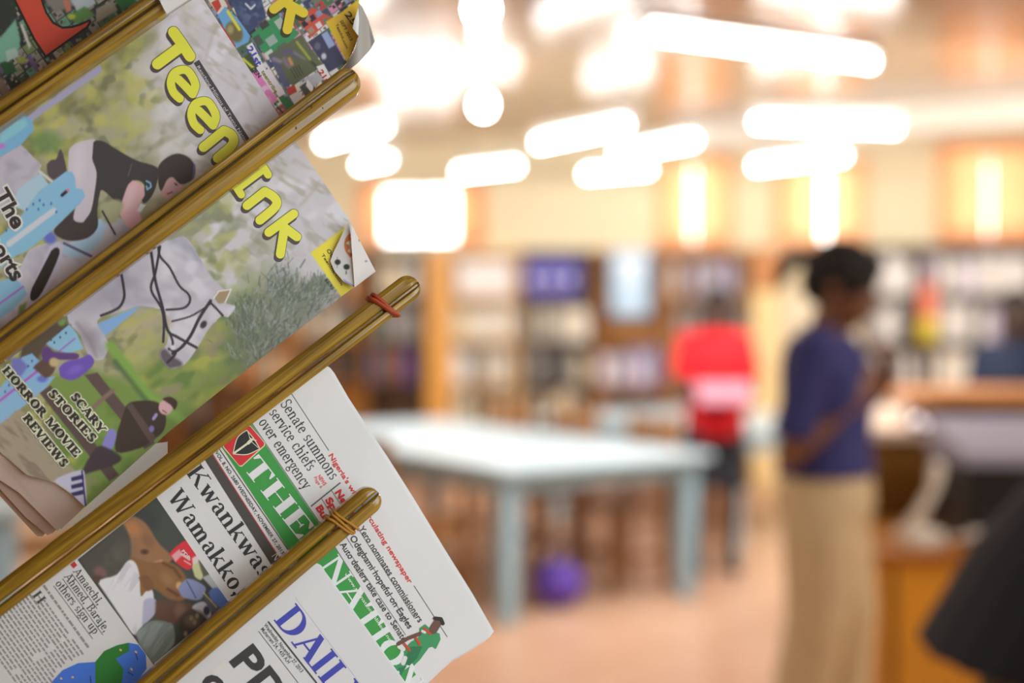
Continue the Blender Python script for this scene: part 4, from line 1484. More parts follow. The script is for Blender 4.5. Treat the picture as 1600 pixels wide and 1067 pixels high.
# saddle cloth, girth, rider
pt.fill([(150, 345), (166, 343), (163, 366), (146, 390), (126, 402), (104, 400), (92, 384), (130, 374)], (150, 178, 206), 2.5)
pt.line([(100, 380), (125, 392), (142, 400)], 4, (86, 82, 104), 2)
pt.fill([(78, 384), (100, 390), (72, 458), (46, 478), (46, 455)], (176, 172, 190), 3)
pt.fill([(80, 392), (93, 396), (66, 456), (50, 470), (50, 450)], (44, 42, 40), 2)
pt.ell(78, 372, 10, 9, (92, 104, 176), 6)
pt.fill([(130, 345), (150, 338), (152, 356), (136, 372), (106, 376), (84, 362), (100, 338), (118, 322)], (62, 56, 54), 2.2)
pt.fill([(73, 258), (80, 250), (88, 248), (94, 233), (100, 246), (103, 272), (83, 281), (74, 270)], (78, 68, 72), 2.2)
pt.fill([(107, 237), (117, 225), (135, 219), (149, 220), (146, 247), (151, 270), (148, 300), (141, 335), (132, 347), (115, 343), (118, 317), (110, 295), (106, 265)], (180, 172, 180), 2.2)
pt.ell(122, 258, 10, 30, (194, 188, 196), 12, .1, .6)
pt.fill([(146, 222), (162, 221), (180, 232), (212, 250), (246, 262), (246, 282), (238, 305), (225, 318), (221, 306), (226, 291), (216, 282), (202, 287), (190, 318), (178, 312), (160, 297), (155, 307), (152, 330), (151, 352), (130, 350), (142, 330), (148, 300), (151, 270), (144, 247)], (60, 57, 57), 2.0)
pt.line([(206, 256), (200, 275)], 1.5, (90, 88, 86), 1.5)
pt.fill([(207, 282), (222, 289), (226, 305), (216, 322), (221, 342), (212, 356), (202, 356), (190, 340), (187, 329), (192, 310), (200, 289)], (198, 160, 164), 2.2)
pt.ell(203, 310, 6, 18, (210, 178, 182), 7, .3, .6)
pt.fill([(180, 312), (192, 318), (188, 332), (182, 345), (172, 350), (160, 345), (158, 320)], (150, 152, 120), 6)
pt.fill([(219, 318), (228, 320), (220, 332), (214, 330)], (206, 204, 222), 2)
pt.fill([(270, 277), (284, 282), (284, 296), (273, 301), (264, 311), (253, 306), (251, 292), (261, 280)], (188, 152, 154), 2.2)
pt.line([(262, 303), (269, 300)], 2, (120, 70, 76), 1.5)
pt.ell(275, 288, 3, 1.6, (80, 60, 60), 1.5, .6)
pt.fill([(247, 262), (258, 248), (277, 240), (295, 246), (305, 262), (301, 280), (283, 288), (270, 277), (261, 281), (252, 298), (247, 285)], (62, 54, 52), 2)
pt.line([(304, 258), (302, 278)], 2.5, (92, 92, 150), 2)
pt.line([(229, 283), (235, 286), (236, 292), (230, 296), (229, 291)], 2.4, (130, 178, 222), 1.4)
# blue barrier in front of the rider
pt.smooth = False
pt.fill([(63, 270), (76, 288), (84, 284), (60, 300), (40, 330), (20, 322), (28, 296)], (152, 178, 202), 2.5)
pt.line([(62, 268), (82, 284)], 4, (190, 190, 190), 3)
pt.fill([(117, 276), (112, 268), (103, 268), (60, 300), (36, 334), (4, 366), (-90, 420), (-90, 500), (20, 402), (45, 390), (85, 357), (125, 318), (133, 307), (129, 296), (119, 294)], (122, 168, 204), 2.2)
pt.line([(84, 329), (14, 381)], 9, (180, 184, 204), 2.5)
for (x, y) in ((62, 313), (52, 319), (42, 327), (68, 320), (60, 327), (80, 318), (88, 331), (30, 345), (10, 360), (20, 352)):
    pt.ell(x, y, 1.6, 2.2, (70, 96, 150), 1.5)
pt.line([(97, 305), (104, 299)], 5, (46, 44, 60), 2)
pt.ell(106, 297, 2.6, 2.6, (190, 110, 140), 2)
# lower blue planks
pt.fill([(-60, 470), (0, 440), (20, 432), (38, 448), (42, 460), (20, 484), (-60, 540)], (122, 166, 204), 2.2)
pt.line([(-30, 500), (0, 474), (36, 448)], 3, (146, 96, 170), 1.6)
pt.fill([(30, 478), (42, 472), (38, 488), (28, 492)], (106, 136, 70), 4)
pt.fill([(40, 520), (90, 498), (110, 508), (72, 540), (60, 560), (44, 572), (30, 560)], (84, 74, 60), 6)
pt.ell(96, 503, 6, 6, (112, 140, 78), 4)
pt.fill([(72, 537), (108, 507), (120, 521), (130, 545), (107, 552), (85, 546)], (128, 172, 206), 2.2)
pt.line([(93, 548), (117, 529)], 2.4, (142, 98, 176), 1.4)
for (x, y) in ((85, 535), (94, 527), (103, 520), (80, 531), (92, 518)):
    pt.ell(x, y, 1.4, 1.8, (60, 70, 90), 1.5)
pt.fill([(-60, 640), (0, 606), (18, 582), (34, 558), (50, 552), (70, 573), (62, 590), (86, 588), (74, 604), (40, 632), (0, 664), (-60, 700)], (124, 162, 204), 2.2)
pt.fill([(18, 560), (30, 558), (44, 572), (30, 592), (16, 590)], (108, 110, 170), 5)
pt.line([(0, 626), (58, 580)], 4, (150, 90, 168), 2)
pt.ell(66, 592, 8, 5, (92, 104, 176), 4)
for (x, y) in ((50, 564), (44, 572), (14, 602), (8, 612)):
    pt.ell(x, y, 1.4, 1.8, (60, 80, 120), 1.5)
# child in purple
pt.smooth = True
pt.fill([(52, 575), (72, 560), (86, 570), (82, 584), (70, 590)], (88, 70, 62), 3)
pt.fill([(64, 550), (74, 541), (86, 550), (120, 552), (120, 561), (95, 562), (82, 560), (68, 566)], (90, 64, 116), 2.2)
pt.ell(84, 566, 7, 7, (176, 158, 120), 4)
pt.fill([(92, 576), (103, 565), (125, 560), (140, 554), (147, 567), (132, 584), (112, 594), (94, 588)], (102, 80, 164), 2.2)
pt.ell(118, 577, 12, 6, (118, 98, 184), 6, -.4, .7)
# green bank, fences
pt.line([(172, 540), (200, 575), (226, 612), (262, 640), (300, 668)], 15, (118, 152, 74), 9)
pt.line([(180, 565), (208, 600), (232, 630)], 7, (70, 98, 62), 7, .8)
pt.line([(196, 520), (240, 500), (262, 505)], 16, (168, 156, 132), 12, .6)
pt.fill([(132, 586), (152, 582), (242, 692), (226, 702)], (88, 72, 70), 2.2)
pt.fill([(62, 614), (79, 602), (186, 742), (171, 752)], (84, 70, 68), 2.2)
pt.line([(146, 636), (176, 610)], 7, (122, 104, 92), 3)
# man by the fence
pt.fill([(197, 634), (219, 626), (247, 629), (259, 650), (256, 672), (240, 687), (219, 700), (182, 706), (184, 672)], (62, 52, 46), 2.4)
pt.fill([(197, 634), (206, 630), (244, 684), (236, 694)], (88, 72, 70), 2.0)
pt.fill([(164, 682), (172, 670), (182, 676), (176, 700), (164, 710), (158, 700)], (126, 122, 182), 2.4)
pt.fill([(128, 742), (150, 700), (168, 700), (190, 716), (170, 730)], (64, 54, 60), 4)
pt.ell(259, 636, 11, 12, (196, 156, 158), 2.2, .4)
pt.fill([(254, 624), (266, 620), (277, 628), (273, 640), (266, 632)], (66, 48, 44), 2.2)
pt.line([(254, 641), (260, 645)], 1.6, (110, 60, 66), 1.4)
pt.line([(244, 648), (240, 654)], 5, (150, 140, 190), 2)
pt.ell(237, 670, 4, 5, (120, 112, 160), 2.5)
# sandy water's edge, striped marker
pt.fill([(-90, 690), (0, 662), (30, 640), (60, 672), (104, 722), (116, 738), (84, 756), (40, 746), (0, 708), (-90, 662)], (146, 136, 116), 4)
pt.mottle(allw * (X < 100) * (Y > 650), (118, 106, 92), 30, 8, .75, 91, .52, .72, .8)
pt.fill([(84, 752), (126, 734), (133, 748), (134, 792), (112, 772)], (176, 172, 190), 2.5)
for k in range(3):
    pt.fill([(111, 746 + 12 * k), (130, 741 + 12 * k), (131, 748 + 12 * k), (112, 752 + 12 * k)], (54, 50, 92), 1.8)
pt.line([(128, 736), (134, 792)], 2.4, (48, 44, 100), 1.5)
# tack
for p, w in (([(160, 330), (170, 348), (180, 366)], 2.2), ([(235, 388), (237, 400), (243, 440), (254, 480), (262, 516), (276, 526), (307, 543)], 3.2), ([(247, 380), (250, 400), (265, 418), (280, 446), (293, 458), (297, 467), (294, 476), (284, 482), (260, 484)], 2.6),
             ([(250, 385), (243, 425), (236, 452), (252, 481), (256, 505), (255, 534)], 2.8), ([(189, 425), (193, 448), (194, 464), (188, 478), (176, 486), (158, 493)], 3.0), ([(329, 470), (312, 496), (298, 524), (284, 542), (270, 552)], 3.6),
             ([(328, 472), (338, 482), (348, 493)], 2.6), ([(330, 474), (300, 493), (269, 502)], 2.0), ([(264, 545), (274, 552), (262, 566)], 3), ([(265, 520), (270, 535), (268, 548)], 2.6)):
    pt.line(spline(p), w * 1.35, (54, 48, 54), 1.5)
pt.ell(270, 543, 4, 4, (196, 194, 200), 2)
pt.smooth = False
# price badge behind the folded corner
pt.fill([(485, 395), (540, 354), (547, 343), (590, 430), (533, 463)], (218, 204, 60), 1.6)
cov = pt.build('cover', PIC_GLOSS, HM)

blk, cream = (52, 46, 44), (206, 204, 186)
T_ = [[(271, 50), (284, 68), (297, 88)], [(285, 71), (246, 100)]]
e1 = [spline([(279, 124), (290, 135), (301, 147)], 2) + [], spline([(301, 147), (305, 131), (292, 110), (274, 113), (267, 128), (271, 144), (281, 154)], 5)]
e2 = [[(x + 32, y + 49) for x, y in p] for p in e1]
n1 = [[(318, 230), (350, 204)], spline([(350, 204), (363, 212), (363, 226), (340, 247)], 5)]
I1 = [[(405, 250), (419, 273)], [(412, 264), (372, 294)], [(364, 284), (377, 304)]]
n2 = [[(386, 321), (414, 299)], spline([(414, 299), (429, 309), (431, 322), (406, 344)], 5)]
k1 = [[(459, 334), (420, 363)], [(441, 353), (464, 370)], [(444, 358), (438, 397)]]
title = [(T_, 17), (e1, 13), (e2, 13), (n1, 15), (I1, 12), (n2, 14), (k1, 14)]
shp = lambda p, dx, dy: [[(x + dx, y + dy) for x, y in q] for q in p]
flat('title_shadow', [q for p, w in title for q in strokes(shp(p, -2.5, 5), w + 1) + strokes(shp(p, -1.2, 2.5), w + 1)], (74, 64, 66), DH, 1, HM)
flat('title_outline', [q for p, w in title for q in strokes(p, w + 1.8)], (86, 74, 50), DH, 1.5, HM)
flat('title_letters', [q for p, w in title for q in strokes(p, w)], (222, 204, 66), DH, 2.2, HM)
flat('motto_bar', [bar((307, 96), (392, 229), 9.5)], (66, 62, 64), DH, 1.2, HM)
flat('motto_lettering', sans_text('Reaching Millions of Teens Nationwide', (307, 104), (396, 243), 5.2), (196, 192, 196), DH, 2, HM)


def outlined(words, h, off, px):
    o1, o2 = [], []
    for s_, a, b in words:
        o1 += sans_text(s_, a, b, h, off[0])
        o2 += sans_text(s_, a, b, h, off[1])
    flat('caption_outline', o1, cream, DH, 1.2, HM, px)
    flat('caption_letters', o2, blk, DH, 2, HM, px)


outlined([('The', (-10, 303), (21, 358)), ('Sports', (-32, 356), (20, 440))], 25, (.11, .03), 20)
sw = []
for w_, a_, b_2 in (('SCARY', (110, 620), (157, 678)), ('STORIES', (75, 615), (143, 692)), ('HORROR MOVIE', (3, 579), (118, 715)), ('REVIEWS', (35, 653), (98, 731))):
    sw += serif_text(w_, a_, b_2, 12.5, .22)
flat('caption_outline', strokes([list(q) + [q[0]] for q in sw], 5.4, 5), (204, 206, 172), DH, 1.2, HM, 100)
flat('caption_letters', sw + strokes([list(q) + [q[0]] for q in sw], .7, 3), (50, 46, 40), DH, 2.2, HM, 100)
flat('badge_lettering', sans_text('TeenInk.com', (502, 398), (533, 446), 4.5, .01) + sans_text('OCT', (510, 391), (522, 409), 6, .015) + sans_text('$6.95', (507, 437), (519, 453), 5, .01), (70, 62, 40), DH, 1.2, HM)
# the folded-over corner: white lifted flap and its grey back


def patch(name, poly, m, depth, parent, lift=None):
    """curved sheet: polygon fan through a grid, lifted towards the camera"""
    p = Paint(poly, 3.0, depth, 0)
    o = p.build(name, m, parent)
    return o


flap = lambda px, py: DH(px, py) - .0012 - .010 * np.clip((np.asarray(px) - 510) / 60, 0, 1)
back = lambda px, py: DH(px, py) - .0112 + .010 * np.clip((np.asarray(px) - 550) / 40, 0, 1)
fp = Paint([(545, 343), (538, 359), (530, 376), (521, 394), (516, 408), (523, 424), (537, 440), (554, 449), (552, 420), (549, 380), (547, 350)], 1.2, flap, 0, (226, 224, 228))
fp.ell(557, 384, 19, 22, (196, 122, 74), 1.5, -.3)
fp.ell(559, 385, 12.5, 16, (226, 220, 216), 1.5, -.3)
for (x, y) in ((544, 380), (546, 392), (551, 402), (550, 370)):
    fp.fill([(x - 3, y), (x + 2, y - 5), (x + 3, y + 4)], (226, 222, 220), 1.2)
fp.line([(527, 402), (527, 418)], 1.2, (120, 150, 120), 1.2)
fp.ell(527.5, 409.5, 4.6, 4.2, (58, 66, 62), 2.2)
fp.ell(541.5, 417, 4.8, 4.4, (58, 70, 60), 2.2)
fp.line([(541, 424), (541, 428)], 2, (90, 110, 80), 1.2)
fp.fill([(536, 436), (553, 446), (554, 450), (538, 441)], (150, 150, 214), 1.6)
fp.build('folded_corner', PIC_GLOSS, HM)
bp_ = Paint([(546, 343), (549, 350), (568, 388), (587, 424), (554, 449), (552, 420), (549, 380)], 1.5, back, 0, (192, 184, 178))
bp_.ell(562, 375, 2, 2, (90, 90, 90), 1.5)
bp_.ell(572, 408, 2, 1.5, (110, 110, 110), 1.5)
bp_.build('corner_back', PIC_GLOSS, HM)
# curled pages under the cover, lower left
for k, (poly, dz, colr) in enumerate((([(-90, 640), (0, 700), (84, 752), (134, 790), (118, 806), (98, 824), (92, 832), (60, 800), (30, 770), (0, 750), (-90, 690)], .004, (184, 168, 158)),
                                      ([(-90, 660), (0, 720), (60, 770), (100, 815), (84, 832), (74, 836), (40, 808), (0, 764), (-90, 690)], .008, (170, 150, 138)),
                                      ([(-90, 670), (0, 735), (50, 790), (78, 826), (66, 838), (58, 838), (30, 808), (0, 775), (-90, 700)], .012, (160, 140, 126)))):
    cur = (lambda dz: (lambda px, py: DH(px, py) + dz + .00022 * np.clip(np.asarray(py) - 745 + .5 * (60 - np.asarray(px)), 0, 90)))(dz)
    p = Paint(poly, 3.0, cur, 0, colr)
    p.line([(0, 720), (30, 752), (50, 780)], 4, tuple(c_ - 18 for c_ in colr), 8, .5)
    p.build('inner_page', PIC_MATT, HM)
cur = lambda px, py: DH(px, py) + .018
p = Paint([(262, 690), (236, 694), (180, 738), (110, 806), (84, 836), (130, 812), (200, 758), (262, 708)], 3.0, cur, 0, (206, 208, 206))
p.mottle(np.ones(len(p.X)) * (p.X < 170), (214, 192, 172), 60, 20, -.7, 3, .3, .6, .9)
p.build('back_page', PIC_MATT, HM)
# wrapped page at the tip of the first stick
wrap = lambda px, py: sheet(-.036)(px, py)
p = Paint([(246, -6), (300, -6), (306, -4), (262, 24), (256, 14)], 2.0, wrap, 0, (202, 200, 197))
p.line([(263, 23), (310, -8)], 3, (120, 116, 112), 3)
p.build('wrapped_page', PIC_MATT, HM)

# --- magazine with a collage cover behind, upper right -----------------------------------------
DC = sheet(.016)
CM = tag(empty('magazine'), 'magazine with a crowded collage cover behind the horse magazine, top right', 'magazine')
pc = Paint([(290, -30), (566, -30), (561, 4), (560, 20), (560, 58), (552, 80), (543, 97), (520, 122), (440, 190), (400, 215), (330, 110)], 1.2, DC, R(-35), (104, 106, 100))
ca_, cb_ = (math.cos(R(-35)), math.sin(R(-35))), (math.cos(R(57)), math.sin(R(57)))
pal = [(60, 66, 92), (58, 112, 70), (170, 64, 54), (196, 196, 198), (44, 44, 50), (108, 110, 96), (150, 128, 110), (120, 140, 172), (196, 130, 160), (80, 76, 110), (210, 206, 190), (70, 96, 70)]


def tile(p_, x, y, w, h, c, soft=1.0):
    q = [(0, 0), (w, 0), (w, h), (0, h)]
    p_.fill([(x + u * ca_[0] + v * cb_[0], y + u * ca_[1] + v * cb_[1]) for u, v in q], c, soft)


def tiles(p_, x0, y0, nu, nv, sz, rg, gap=.9):
    for i in range(nu):
        for j in range(nv):
            x = x0 + i * sz * ca_[0] + j * sz * cb_[0]
            y_ = y0 + i * sz * ca_[1] + j * sz * cb_[1]
            tile(p_, x, y_, sz * gap, sz * gap, pal[rg.integers(0, len(pal))])
            for q in range(3):
                uu, vv = rg.random(2) * sz * .7
                tile(p_, x + uu * ca_[0] + vv * cb_[0], y_ + uu * ca_[1] + vv * cb_[1], sz * rg.uniform(.15, .4), sz * rg.uniform(.1, .4), pal[rg.integers(0, len(pal))], 1.5)


rg2 = np.random.default_rng(5)
tiles(pc, 290, 30, 24, 16, 14, rg2)
pc.fill([(325, 0), (348, -4), (356, 10), (342, 24)], (196, 190, 180), 1.2)
pc.fill([(330, 4), (341, -2), (346, 10), (339, 20)], (176, 60, 46), 1.2)
pc.fill([(357, -10), (404, -20), (416, 28), (389, 52), (372, 30)], (58, 68, 98), 1.5)
pc.mottle(np.exp(-(((pc.X - 392) / 20) ** 2 + ((pc.Y - 18) / 22) ** 2)), (96, 110, 140), 10, 8, .4, 9, .5, .7, .9)
pc.line([(384, 6), (392, 14), (398, 8)], 3, (190, 196, 206), 2)
pc.fill([(340, 24), (352, 10), (372, 30), (391, 56), (388, 66), (368, 75)], (100, 152, 194), 1.5)
pc.ell(366, 50, 12, 17, (104, 96, 60), 4, -.5)
pc.ell(360, 46, 5, 7, (150, 140, 96), 4)
pc.line([(345, 40), (366, 72)], 4, (170, 60, 50), 2)
pc.line([(356, 18), (374, 46)], 4.5, (206, 196, 60), 2.5)
pc.fill([(392, 54), (432, 22), (468, 52), (438, 80), (412, 84)], (54, 132, 84), 1.5)
for (x, y, w, h, c) in ((404, 38, 14, 11, (60, 62, 60)), (394, 60, 12, 16, (70, 80, 72)), (414, 62, 16, 14, (142, 160, 150)), (428, 34, 13, 15, (160, 170, 160)), (432, 74, 16, 10, (80, 96, 84)), (412, 84, 14, 12, (178, 190, 180))):
    tile(pc, x, y, w, h, c)
pc.fill([(385, 72), (394, 66), (420, 118), (432, 142), (424, 146), (404, 114)], (206, 206, 206), 1.2)
pc.fill([(376, 92), (392, 82), (402, 104), (390, 116)], (62, 74, 50), 1.5)
pc.line([(380, 92), (396, 106)], 4, (190, 190, 60), 2.5)
pc.fill([(392, 116), (402, 110), (434, 156), (424, 164)], (206, 120, 170), 2)
pc.mottle(np.exp(-(((pc.X - 412) / 14) ** 2 + ((pc.Y - 136) / 24) ** 2)), (226, 190, 206), 8, 8, 0, 19, .5, .65, .9)
pc.fill([(412, 112), (420, 106), (446, 146), (436, 152)], (204, 196, 200), 1.2)
pc.fill([(419, 86), (471, 54), (505, 104), (447, 136)], (88, 94, 68), 1.5)
pc.fill([(420, 88), (432, 84), (452, 132), (444, 138)], (84, 82, 110), 2)
for (p, c, w) in (([(442, 82), (452, 80), (466, 88)], (92, 78, 120), 7), ([(444, 92), (448, 100), (452, 104)], (126, 104, 130), 6), ([(452, 92), (456, 100)], (196, 140, 90), 5), ([(428, 92), (438, 96)], (128, 124, 128), 6), ([(460, 82), (476, 92)], (118, 116, 104), 4), ([(464, 66), (484, 92)], (176, 176, 60), 3), ([(488, 98), (496, 106)], (50, 50, 48), 3)):
    pc.line(spline(p), w, c, 4, .9)
for k in range(4):
    pc.line([(454 + 4 * k, 108 - 2 * k), (462 + 4 * k, 122 - 2 * k)], 1.4, (58, 60, 48), 1.2)
pc.fill([(466, 34), (488, 11), (519, 28), (487, 58)], (186, 76, 62), 1.2)
for (x, y) in ((470, 36), (482, 27), (492, 20), (480, 46), (492, 38), (503, 31), (474, 28)):
    tile(pc, x, y, 9, 9, pal[rg2.integers(3, 8)])
pc.fill([(482, 66), (512, 47), (540, 97), (514, 113)], (56, 56, 82), 1.5)
pc.fill([(502, 54), (511, 48), (524, 70), (514, 76)], (140, 154, 190), 2)
pc.ell(506, 88, 4, 5, (180, 180, 186), 3)
pc.ell(496, 72, 5, 6, (90, 90, 110), 3)
pc.fill([(447, 139), (460, 132), (464, 143), (452, 149)], (180, 60, 46), 1.2)
pc.fill([(438, 156), (447, 150), (460, 166), (450, 176)], (46, 106, 62), 1.2)
pc.fill([(452, 150), (466, 142), (478, 156), (462, 166)], (196, 190, 186), 1.2)
pc.fill([(468, 136), (478, 128), (490, 148), (480, 156)], (70, 72, 62), 2)
pc.fill([(474, 124), (498, 112), (506, 124), (488, 136)], (170, 172, 176), 1.5)
pc.fill([(480, 124), (490, 136), (488, 146), (478, 134)], (222, 222, 222), 1.5)
pc.fill([(494, 104), (506, 100), (518, 122), (508, 128)], (214, 210, 208), 1.2)
pc.fill([(514, 113), (526, 106), (532, 112), (520, 122)], (196, 196, 196), 1.2)
pc.line([(434, 168), (444, 178)], 3, (50, 50, 50), 1.2)
pc.fill([(509, 34), (535, 18), (566, -6), (560, 17), (553, 38), (560, 58), (542, 97)], (206, 170, 44), 1.4)
pc.build('cover', PIC_GLOSS, CM)
flat('collage_lettering', sans_text('21st', (384, 76), (402, 104), 11, .03), (74, 70, 160), DC, 1, CM, 400)
flat('collage_lettering', sans_text('CEN', (392, 108), (404, 122), 7, .02), (40, 40, 44), DC, 1, CM, 400)
flat('collage_lettering', sans_text('teentribe', (408, 112), (430, 146), 6, .02), (120, 122, 46), DC, 1.2, CM, 400)
flat('collage_lettering', sans_text('21st', (497, 112), (513, 134), 8, .03), (186, 50, 50), DC, 1, CM, 500)
flat('badge_lettering', sans_text('SEPT 2013', (531, 33), (547, 64), 5, .012) + sans_text('TeenInk.com', (524, 38), (541, 76), 4.5, .01) + sans_text('25', (538, 22), (551, 40), 10, .02), (60, 50, 30), DC, 1.2, CM, 550)
kk = [[(428, 14), (462, -12)], [(450, 6), (474, 20)], [(456, 12), (449, 46)]]
flat('title_shadow', strokes(shp(kk, -2.5, 5), 16) + strokes(shp(kk, -1.2, 2.5), 16), (60, 54, 30), DC, 1.6, CM)
flat('title_letters', strokes(kk, 15), (206, 184, 48), DC, 2.4, CM)
curl = lambda px, py: DC(px, py) - .002 - .012 * np.sin(np.clip((np.asarray(px) - 530) / 56, 0, 1) * math.pi)
p = Paint([(560, 4), (566, 10), (576, 32), (586, 64), (580, 76), (560, 98), (542, 112), (524, 120), (543, 97), (554, 78), (560, 58)], 1.5, curl, 0, (150, 144, 136))
p.fill([(577, 40), (581, 52), (585, 66), (580, 74)], (96, 90, 92), 2)
p.build('curled_corner', PIC_GLOSS, CM)
p = Paint([(560, 12), (561, 30), (560, 56), (551, 44), (553, 34)], 1.5, lambda px, py: curl(px, py) - .001, 0, (232, 232, 232))
p.build('torn_edge', PIC_GLOSS, CM)

# --- magazine with a red letter, top left -------------------------------------------------------
DR = sheet(.004)
RM = tag(empty('magazine'), 'dark green magazine with a big red letter above the topmost stick', 'magazine')
pr = Paint([(-90, -40), (262, -40), (236, 8), (0, 178), (-90, 240)], 1.5, DR, R(-36), (46, 52, 44))
ca_, cb_ = (math.cos(R(-36)), math.sin(R(-36))), (math.cos(R(55)), math.sin(R(55)))
pal = [(40, 48, 40), (52, 70, 52), (88, 128, 112), (60, 92, 66), (78, 70, 92), (120, 116, 110), (34, 38, 34), (96, 110, 70), (50, 44, 60), (140, 136, 128)]
tiles(pr, -120, 60, 24, 18, 17, np.random.default_rng(11))
pr.fill([(-90, 90), (0, 60), (24, 30), (32, 62), (28, 84), (0, 100), (-90, 150)], (100, 146, 126), 4)
pr.fill([(8, 80), (24, 74), (30, 88), (12, 96)], (140, 162, 150), 3)
pr.fill([(-90, 0), (0, -10), (18, 0), (24, 24), (0, 50), (-90, 60)], (38, 44, 38), 6)
pr.line([(34, 40), (46, 72)], 5, (166, 166, 158), 3)
pr.line([(0, 128), (10, 148)], 14, (110, 92, 84), 6)
pr.fill([(0, 98), (20, 96), (26, 112), (8, 118)], (30, 70, 40), 3)
pr.line([(46, 90), (56, 106)], 8, (92, 74, 112), 4)
pr.ell(34, 94, 8, 6, (120, 130, 60), 4)
pr.fill([(70, 0), (112, -20), (122, 6), (86, 20)], (108, 104, 98), 4)
pr.fill([(98, 0), (108, 0), (112, 16), (104, 20)], (160, 100, 84), 3)
pr.fill([(110, 0), (140, -16), (150, 6), (122, 20)], (150, 160, 164), 4)
pr.fill([(104, 26), (132, 10), (150, 24), (120, 36)], (78, 116, 60), 4)
pr.ell(112, 26, 6, 4, (150, 160, 50), 3)
pr.fill([(150, 14), (176, 0), (184, 16), (150, 36)], (128, 124, 108), 3)
pr.fill([(180, 0), (206, -14), (212, 4), (190, 18)], (34, 92, 46), 3)
pr.build('cover', PIC_GLOSS, RM)
red_l = [(22, -6), (62, -6), (66, 8), (71, 21), (82, 37), (97, 45), (112, 44), (126, 40), (139, 34), (135, 41), (104, 63), (72, 86), (56, 62), (37, 24)]
flat('red_letter_outline', strokes([red_l + [red_l[0]]], 7), (34, 30, 26), DR, 1, RM)
flat('red_letter', [red_l], (170, 62, 46), DR, 2, RM)

# --- newspaper with the green masthead ------------------------------------------------------------
DN = sheet(.002)
NP = tag(empty('newspaper'), 'newspaper with a green masthead hanging from the long stick', 'newspaper')


def page(name, poly, depth, m, parent, step=14):
    p = Paint(poly, step, depth, AG)
    o = p.build(name, m, parent)
    return o


front = [(-90, 1020), (0, 948), (150, 836), (300, 724), (420, 632), (486, 584), (508, 573), (516, 580), (540, 622), (570, 668), (602, 716), (640, 776), (690, 858), (735, 930), (768, 988), (760, 997), (747, 1006), (722, 1022), (700, 1034), (664, 1068), (640, 1090), (300, 1120), (-90, 1120)]
page('front_page', front, DN, PAPER, NP, 12)
for k in range(3):
    e_ = 1.6 * (k + 1)
    pg = [(x + e_ * .8 if x > 500 else x, y - e_ * .35 if x > 500 and y < 990 else y) for x, y in front]
    page('inner_page', pg, sheet(.0035 + .0015 * k), PAPER, NP, 14)
G = (58, 146, 66)
flat('masthead_band', [[(392, 661), (498, 817), (560, 913), (622, 1010), (650, 1054), (604, 1090), (470, 886), (451, 858), (345, 696)]], G, DN, 1, NP)
flat('masthead_rule', [bar((393, 660), (499, 816), 1.2), bar((499, 816), (622, 1009), 1.2)], (110, 120, 110), DN, 1.2, NP)
sq = [(350, 695), (388, 666), (391, 666), (413, 692), (412, 696), (378, 727), (374, 727), (350, 698)]
flat('emblem_frame', [[(348.5, 695), (388, 664.5), (391, 664.5), (414.5, 692), (413.5, 697), (378, 729), (374, 728.5), (348.5, 699)]], (220, 196, 160), DN, 1.6, NP)
flat('emblem_square', [sq], (196, 46, 54), DN, 2, NP)
shield = spline([(385.5, 672), (371, 684), (364, 709)], 6) + spline([(364, 709), (386, 710), (406, 701)], 6)[1:] + spline([(406, 701), (397, 686), (385.5, 672)], 6)[1:]
flat('emblem_shield', [shield], (40, 42, 42), DN, 2.6, NP)
flat('emblem_lines', [bar(a, b, 1.4) for a, b in zip(shield[:-1], shield[1:])] + [bar((387, 674), (392, 689), .9), bar((404, 700), (393, 690), .9)] + strokes([[(367, 707), (388, 692)]], 3.2) + strokes([[(388, 692), (392, 688)]], 5) + strokes([[(392, 688), (396, 684)], [(390, 684), (395, 687), (400, 688)]], 1.6), (220, 206, 178), DN, 3.2, NP)
flat('masthead_letters', serif_text('THE', (377, 728), (468, 845), 33, .22) + serif_text('NATION', (499, 882), (638, 1088), 34, .2), (226, 226, 222), DN, 2, NP)
thin = []
for (p0, p1, xs, W) in (((377, 728), (468, 845), (.16, .44, .62, .78), None),):
    for x in (.145, .40, .615, .775):
        b0 = lerp2(p0, p1, x + .052)
        d_ = (.614, .789)
        u_ = (.789, -.614)
        thin.append(bar((b0[0] + u_[0] * 4, b0[1] + u_[1] * 4), (b0[0] + u_[0] * 27, b0[1] + u_[1] * 27), 1.1))
flat('masthead_inline', thin, G, DN, 2.8, NP)
flat('web_address', sans_text('www.thenationonlineng.net', (538, 897), (611, 1006), 5.5, .012), (214, 224, 206), DN, 2, NP)
flat('headline', serif_text('Senate summons', (437.5, 631), (517.5, 751), 17.5, .125) + serif_text('service chiefs', (420, 645), (482, 737), 17.5, .125) + serif_text('over emergency', (403.5, 660), (475, 766), 17.5, .125), (56, 54, 54), DN, 1, NP)
flat('headline', serif_text('Kwankwaso', (290, 738), (420, 921), 27, .165) + serif_text('Wamakko,', (261, 776), (367, 932), 27, .165), (48, 47, 48), DN, 1, NP, 350)
flat('dark_bar', [[(320, 718), (333, 709), (437, 872), (446, 892), (430, 892)]], (70, 66, 62), DN, 1, NP)
flat('bar_lettering', serif_text('NEWS', (424, 868), (446, 902), 11, .14), (214, 212, 208), DN, 2, NP)
flat('date_rules', [bar((332, 709.5), (450, 892), 1.3)], (196, 60, 66), DN, 1.2, NP)
flat('date_rules', [bar((342, 700), (455, 866), 1.2), bar((335, 705), (340, 701), .8)], (60, 58, 56), DN, 1.3, NP)
flat('date_line', sans_text('VOL. 8, NO. 2680 WEDNESDAY, NOVEMBER 27, 2013', (336, 707), (440, 866), 5.6, .012), (58, 54, 54), DN, 1.4, NP)
